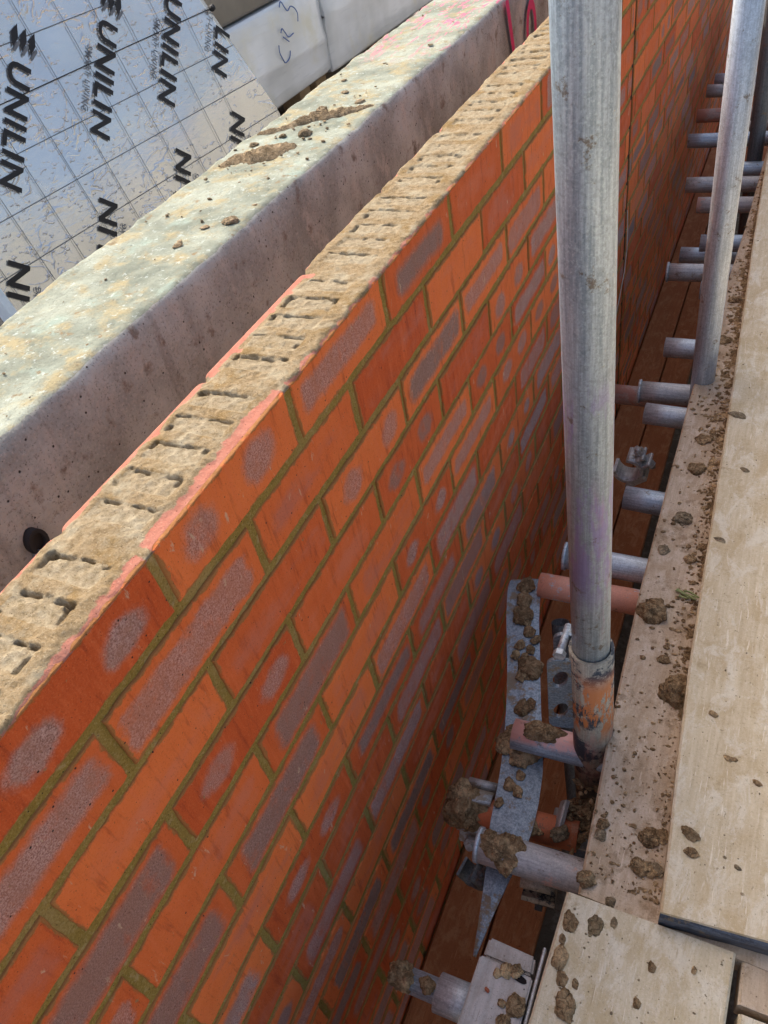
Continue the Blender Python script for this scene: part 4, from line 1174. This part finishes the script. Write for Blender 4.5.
def ridge(name, pts, w, h, label, mk='drymud'):
    bm = bmesh.new(); l = spl(pts, 10); rows = []
    n = len(l)
    for i, p in enumerate(l):
        f = i / (n - 1); k = (math.sin(math.pi * min(1, max(0, f))) ** .5 + .02) * (1 + .5 * fbm(Vector((f * 9, w * 99, 1)), 2))
        a = Vector(l[max(i - 1, 0)]); b = Vector(l[min(i + 1, n - 1)]); d = (b - a).normalized(); s_ = Vector((d.y, -d.x, 0))
        r_ = []
        for j in range(11):
            t = -1 + 2 * j / 10
            pp = Vector(p) + s_ * (w * k * t * (1 + .3 * fbm(Vector((f * 14, t, 3)), 2)))
            hh = h * k * (1 - t * t) * (1 + .9 * fbm(pp * 90, 3))
            r_.append(bm.verts.new((pp.x, pp.y, ZT - .0015 + max(hh, -.001))))
        rows.append(r_)
    for a, b in zip(rows, rows[1:]):
        for j in range(10): bm.faces.new((a[j], a[j + 1], b[j + 1], b[j])).smooth = True
    return tag(obj(name, bm, M[mk]), label, 'mud')
ridge('mud_ridge', [(-.498, .850, 0), (-.475, .880, 0), (-.445, .897, 0), (-.425, .923, 0), (-.392, .945, 0)], .034, .010, 'long mud smear on the concrete top nearer the camera')
ridge('mud_ridge', [(-.512, 1.0, 0), (-.457, 1.036, 0), (-.429, 1.075, 0), (-.396, 1.087, 0), (-.365, 1.110, 0), (-.322, 1.135, 0)], .024, .012, 'thin mud ridge crossing the concrete top from edge to edge')
# mud on steel
def sclod(x, y, z, r, label, sx=1, sy=1, sz=1, rot=None, mk='mud'):
    o = bpy.data.objects.new('mud_clod', RND.choice(CM[mk][:3])); COL.objects.link(o)
    o.location = (x, y, z); o.rotation_euler = rot or (RND.uniform(0, .4), RND.uniform(0, .4), RND.uniform(0, 6)); o.scale = (r * sx, r * sy, r * sz)
    return tag(o, label, 'mud', 'mud caked on the steel')
sclod(.112, .205, -.770, .033, 'big cracked mud ball on the end of the orange tube', 1.0, 1., 1.35)
sclod(.186, .136, -.7000, .021, 'mud cake on the lip of the thick pinkish tube end', .9, 1.0, .8)
sclod(.208, .135, -.7020, .019, 'mud smear along the top of the thick pinkish tube', 1.3, 1.0, .6)
sclod(.126, -.060, -.708, .0185, 'mud ball plugging the thin tube end at the bottom', 1.0, 1.0, 1.3)
sclod(.162, -.060, -.699, .0090, 'small mud lump between the mud plugged end and the fat sleeve', 1.2)
sclod(.204, .327, -.696, .019, 'long mud lump lying on the pink and blue tube end', 1.5, .8, .8, (0, .1, .2))
sclod(.208, .210, -.764, .020, 'mud lump on the orange tube between strap and sleeve', 1.4, .9, .7)
sclod(.262, .205, -.750, .013, 'pale mud flake by the foot of the sleeve', 1.2, .8, .9, None, 'drymud')
sclod(.285, .262, -.790, .026, 'dirt heap at the foot of the painted sleeve', 1.0, 1.2, .8)
STRAPMUD = [(0.081, 0.65, 0.0147), (0.087, 0.615, 0.0147), (0.095, 0.578, 0.0196), (0.117, 0.546, 0.0098), (0.11, 0.513, 0.0082), (0.139, 0.471, 0.0196), (0.13, 0.451, 0.0098), (0.108, 0.49, 0.0082), (0.13, 0.508, 0.0082), (0.134, 0.532, 0.0082), (0.15, 0.39, 0.0114), (0.162, 0.402, 0.0082), (0.15, 0.332, 0.0196), (0.181, 0.319, 0.0196), (0.169, 0.303, 0.0163), (0.143, 0.316, 0.013), (0.17, 0.253, 0.0082), (0.185, 0.246, 0.0082), (0.164, 0.22, 0.0065), (0.182, 0.273, 0.0065)]
for (x, y, r) in STRAPMUD:
    sclod(x, y, -.749, r, 'mud lump in the pile at the bend of the steel strap' if .31 < y < .40 and r > .01 else 'mud dab on the steel strap', 1, 1.25, .55 if y > .40 or y < .31 else .8, (0, 0, RND.uniform(-.4, .4)))
clod(-1.089, 1.521, -.125, .0130, .5, 'drymud', 'brown mud fleck stuck on the foil faced board', None, sx=1.3, sy=.8, rot=(0, math.radians(74), .1))

# crumbs nobody could count: one mesh each
def crumbs(name, spots, mat, label):
    bm = bmesh.new()
    for (x, y, z, r) in spots:
        vs = bmesh.ops.create_icosphere(bm, subdivisions=1, radius=r)['verts']
        e = Euler((RND.uniform(0, 3), RND.uniform(0, 3), RND.uniform(0, 3))).to_matrix()
        sc = Vector((RND.uniform(.6, 1.5), RND.uniform(.6, 1.3), RND.uniform(.35, .8)))
        for v in vs:
            v.co = e @ v.co * RND.uniform(.8, 1.2)
            v.co = Vector((v.co.x * sc.x, v.co.y * sc.y, v.co.z * sc.z)) + Vector((x, y, z + r * .25))
    return tag(obj(name, bm, mat), label, 'debris', kind='stuff')
sp = []
for _ in range(1900):
    y = .12 + 2.6 * RND.random() ** 1.5
    xl, xr = e_dirty(y), e_clean(y)
    w_ = xr - xl
    if w_ < .01: continue
    f = 1 - abs(RND.gauss(0, .16)) if RND.random() < (.30 if y < .40 else .72) else RND.random()
    if f < .02 or f > .99: continue
    sp.append((xl + w_ * f, y, DZ, RND.choice((.0007, .0009, .0011, .0014, .0019, .0028)) * (1 if y < .45 else 1.45)))
crumbs('mud_crumbs', sp, M['mud'], 'scattered dark mud crumbs over the muddy inner board')
sp = [(e_clean(y) + .01 + .2 * RND.random(), y, CZ, RND.choice((.0008, .0010, .0013, .0019))) for y in [.13 + 2.2 * RND.random() for _ in range(130)]]
crumbs('mud_crumbs', sp, M['drymud'], 'fine dry crumbs sprinkled over the clean board')
sp = [(e_front(y) + .008 + .18 * RND.random(), y, DZ + .010, RND.choice((.0007, .0010, .0014))) for y in [-.08 + .165 * RND.random() for _ in range(60)]]
crumbs('mud_crumbs', sp, M['drymud'], 'fine dry crumbs sprinkled over the front board')
sp = [(RND.uniform(XL + .02, XR - .015), RND.uniform(.1, 1.8), ZT + .001, RND.choice((.0012, .0016, .0022, .003))) for _ in range(45)]
sp += [(-.43 + RND.gauss(0, .05), .95 + RND.gauss(0, .12), ZT + .001, RND.choice((.0015, .002, .003, .004))) for _ in range(50)]
crumbs('mud_crumbs', [q for q in sp if XL + .015 < q[0] < XR - .015], M['drymud'], 'fine dry crumbs over the concrete top')
sp = [(.285 + RND.gauss(0, .014), .245 + RND.gauss(0, .03), -.775 + RND.uniform(-.012, .012), RND.choice((.003, .005, .007))) for _ in range(70)]
crumbs('mud_crumbs', sp, M['mud'], 'dark grit packed around the foot of the painted sleeve')
# smeared mud along the foot of the clean board
bm = bmesh.new(); g_ = []
ny_, nx_ = 520, 22
for j in range(ny_ + 1):
    y = .36 + 2.0 * j / ny_; xr = e_clean(y); xl = max(e_dirty(y) + .004, xr - .062)
    row = []
    for i in range(nx_ + 1):
        f = i / nx_; x = xl + (xr + .001 - xl) * f
        h = .011 * (f ** 1.6) * (.25 + 1.1 * fbm(Vector((x * 30, y * 13, 4)), 3)) + .006 * fbm(Vector((x * 95, y * 80, 1)), 3) - .0035 + .002 * min(1, max(-1, (y - .75) * 3))
        row.append((bm.verts.new((x, y, DZ - .0004 + max(h, 0))), h))
    g_.append(row)
for j in range(ny_):
    for i in range(nx_):
        q = (g_[j][i], g_[j][i + 1], g_[j + 1][i + 1], g_[j + 1][i])
        if max(t[1] for t in q) > .0002: bm.faces.new([t[0] for t in q]).smooth = True
bmesh.ops.delete(bm, geom=[v for v in bm.verts if not v.link_faces], context='VERTS')
tag(obj('mud_smear', bm, M['mud']), 'crumbly mud smeared along the edge of the clean board', 'mud', kind='stuff')
# shredded leaf on the muddy board
bm = bmesh.new()
for i in range(11):
    a = Vector((.346 + RND.uniform(0, .03), .622 + RND.uniform(-.006, .010), DZ + .003 + RND.uniform(0, .005)))
    b = a + Vector((RND.uniform(.012, .020), RND.uniform(-.010, .004), RND.uniform(-.002, .003)))
    rod(bm, a, b, .0021, 6, .0010)
tag(obj('dry_leaf', bm, M['leaf']), 'crumpled green dry leaf lying on the muddy inner board', 'leaf')
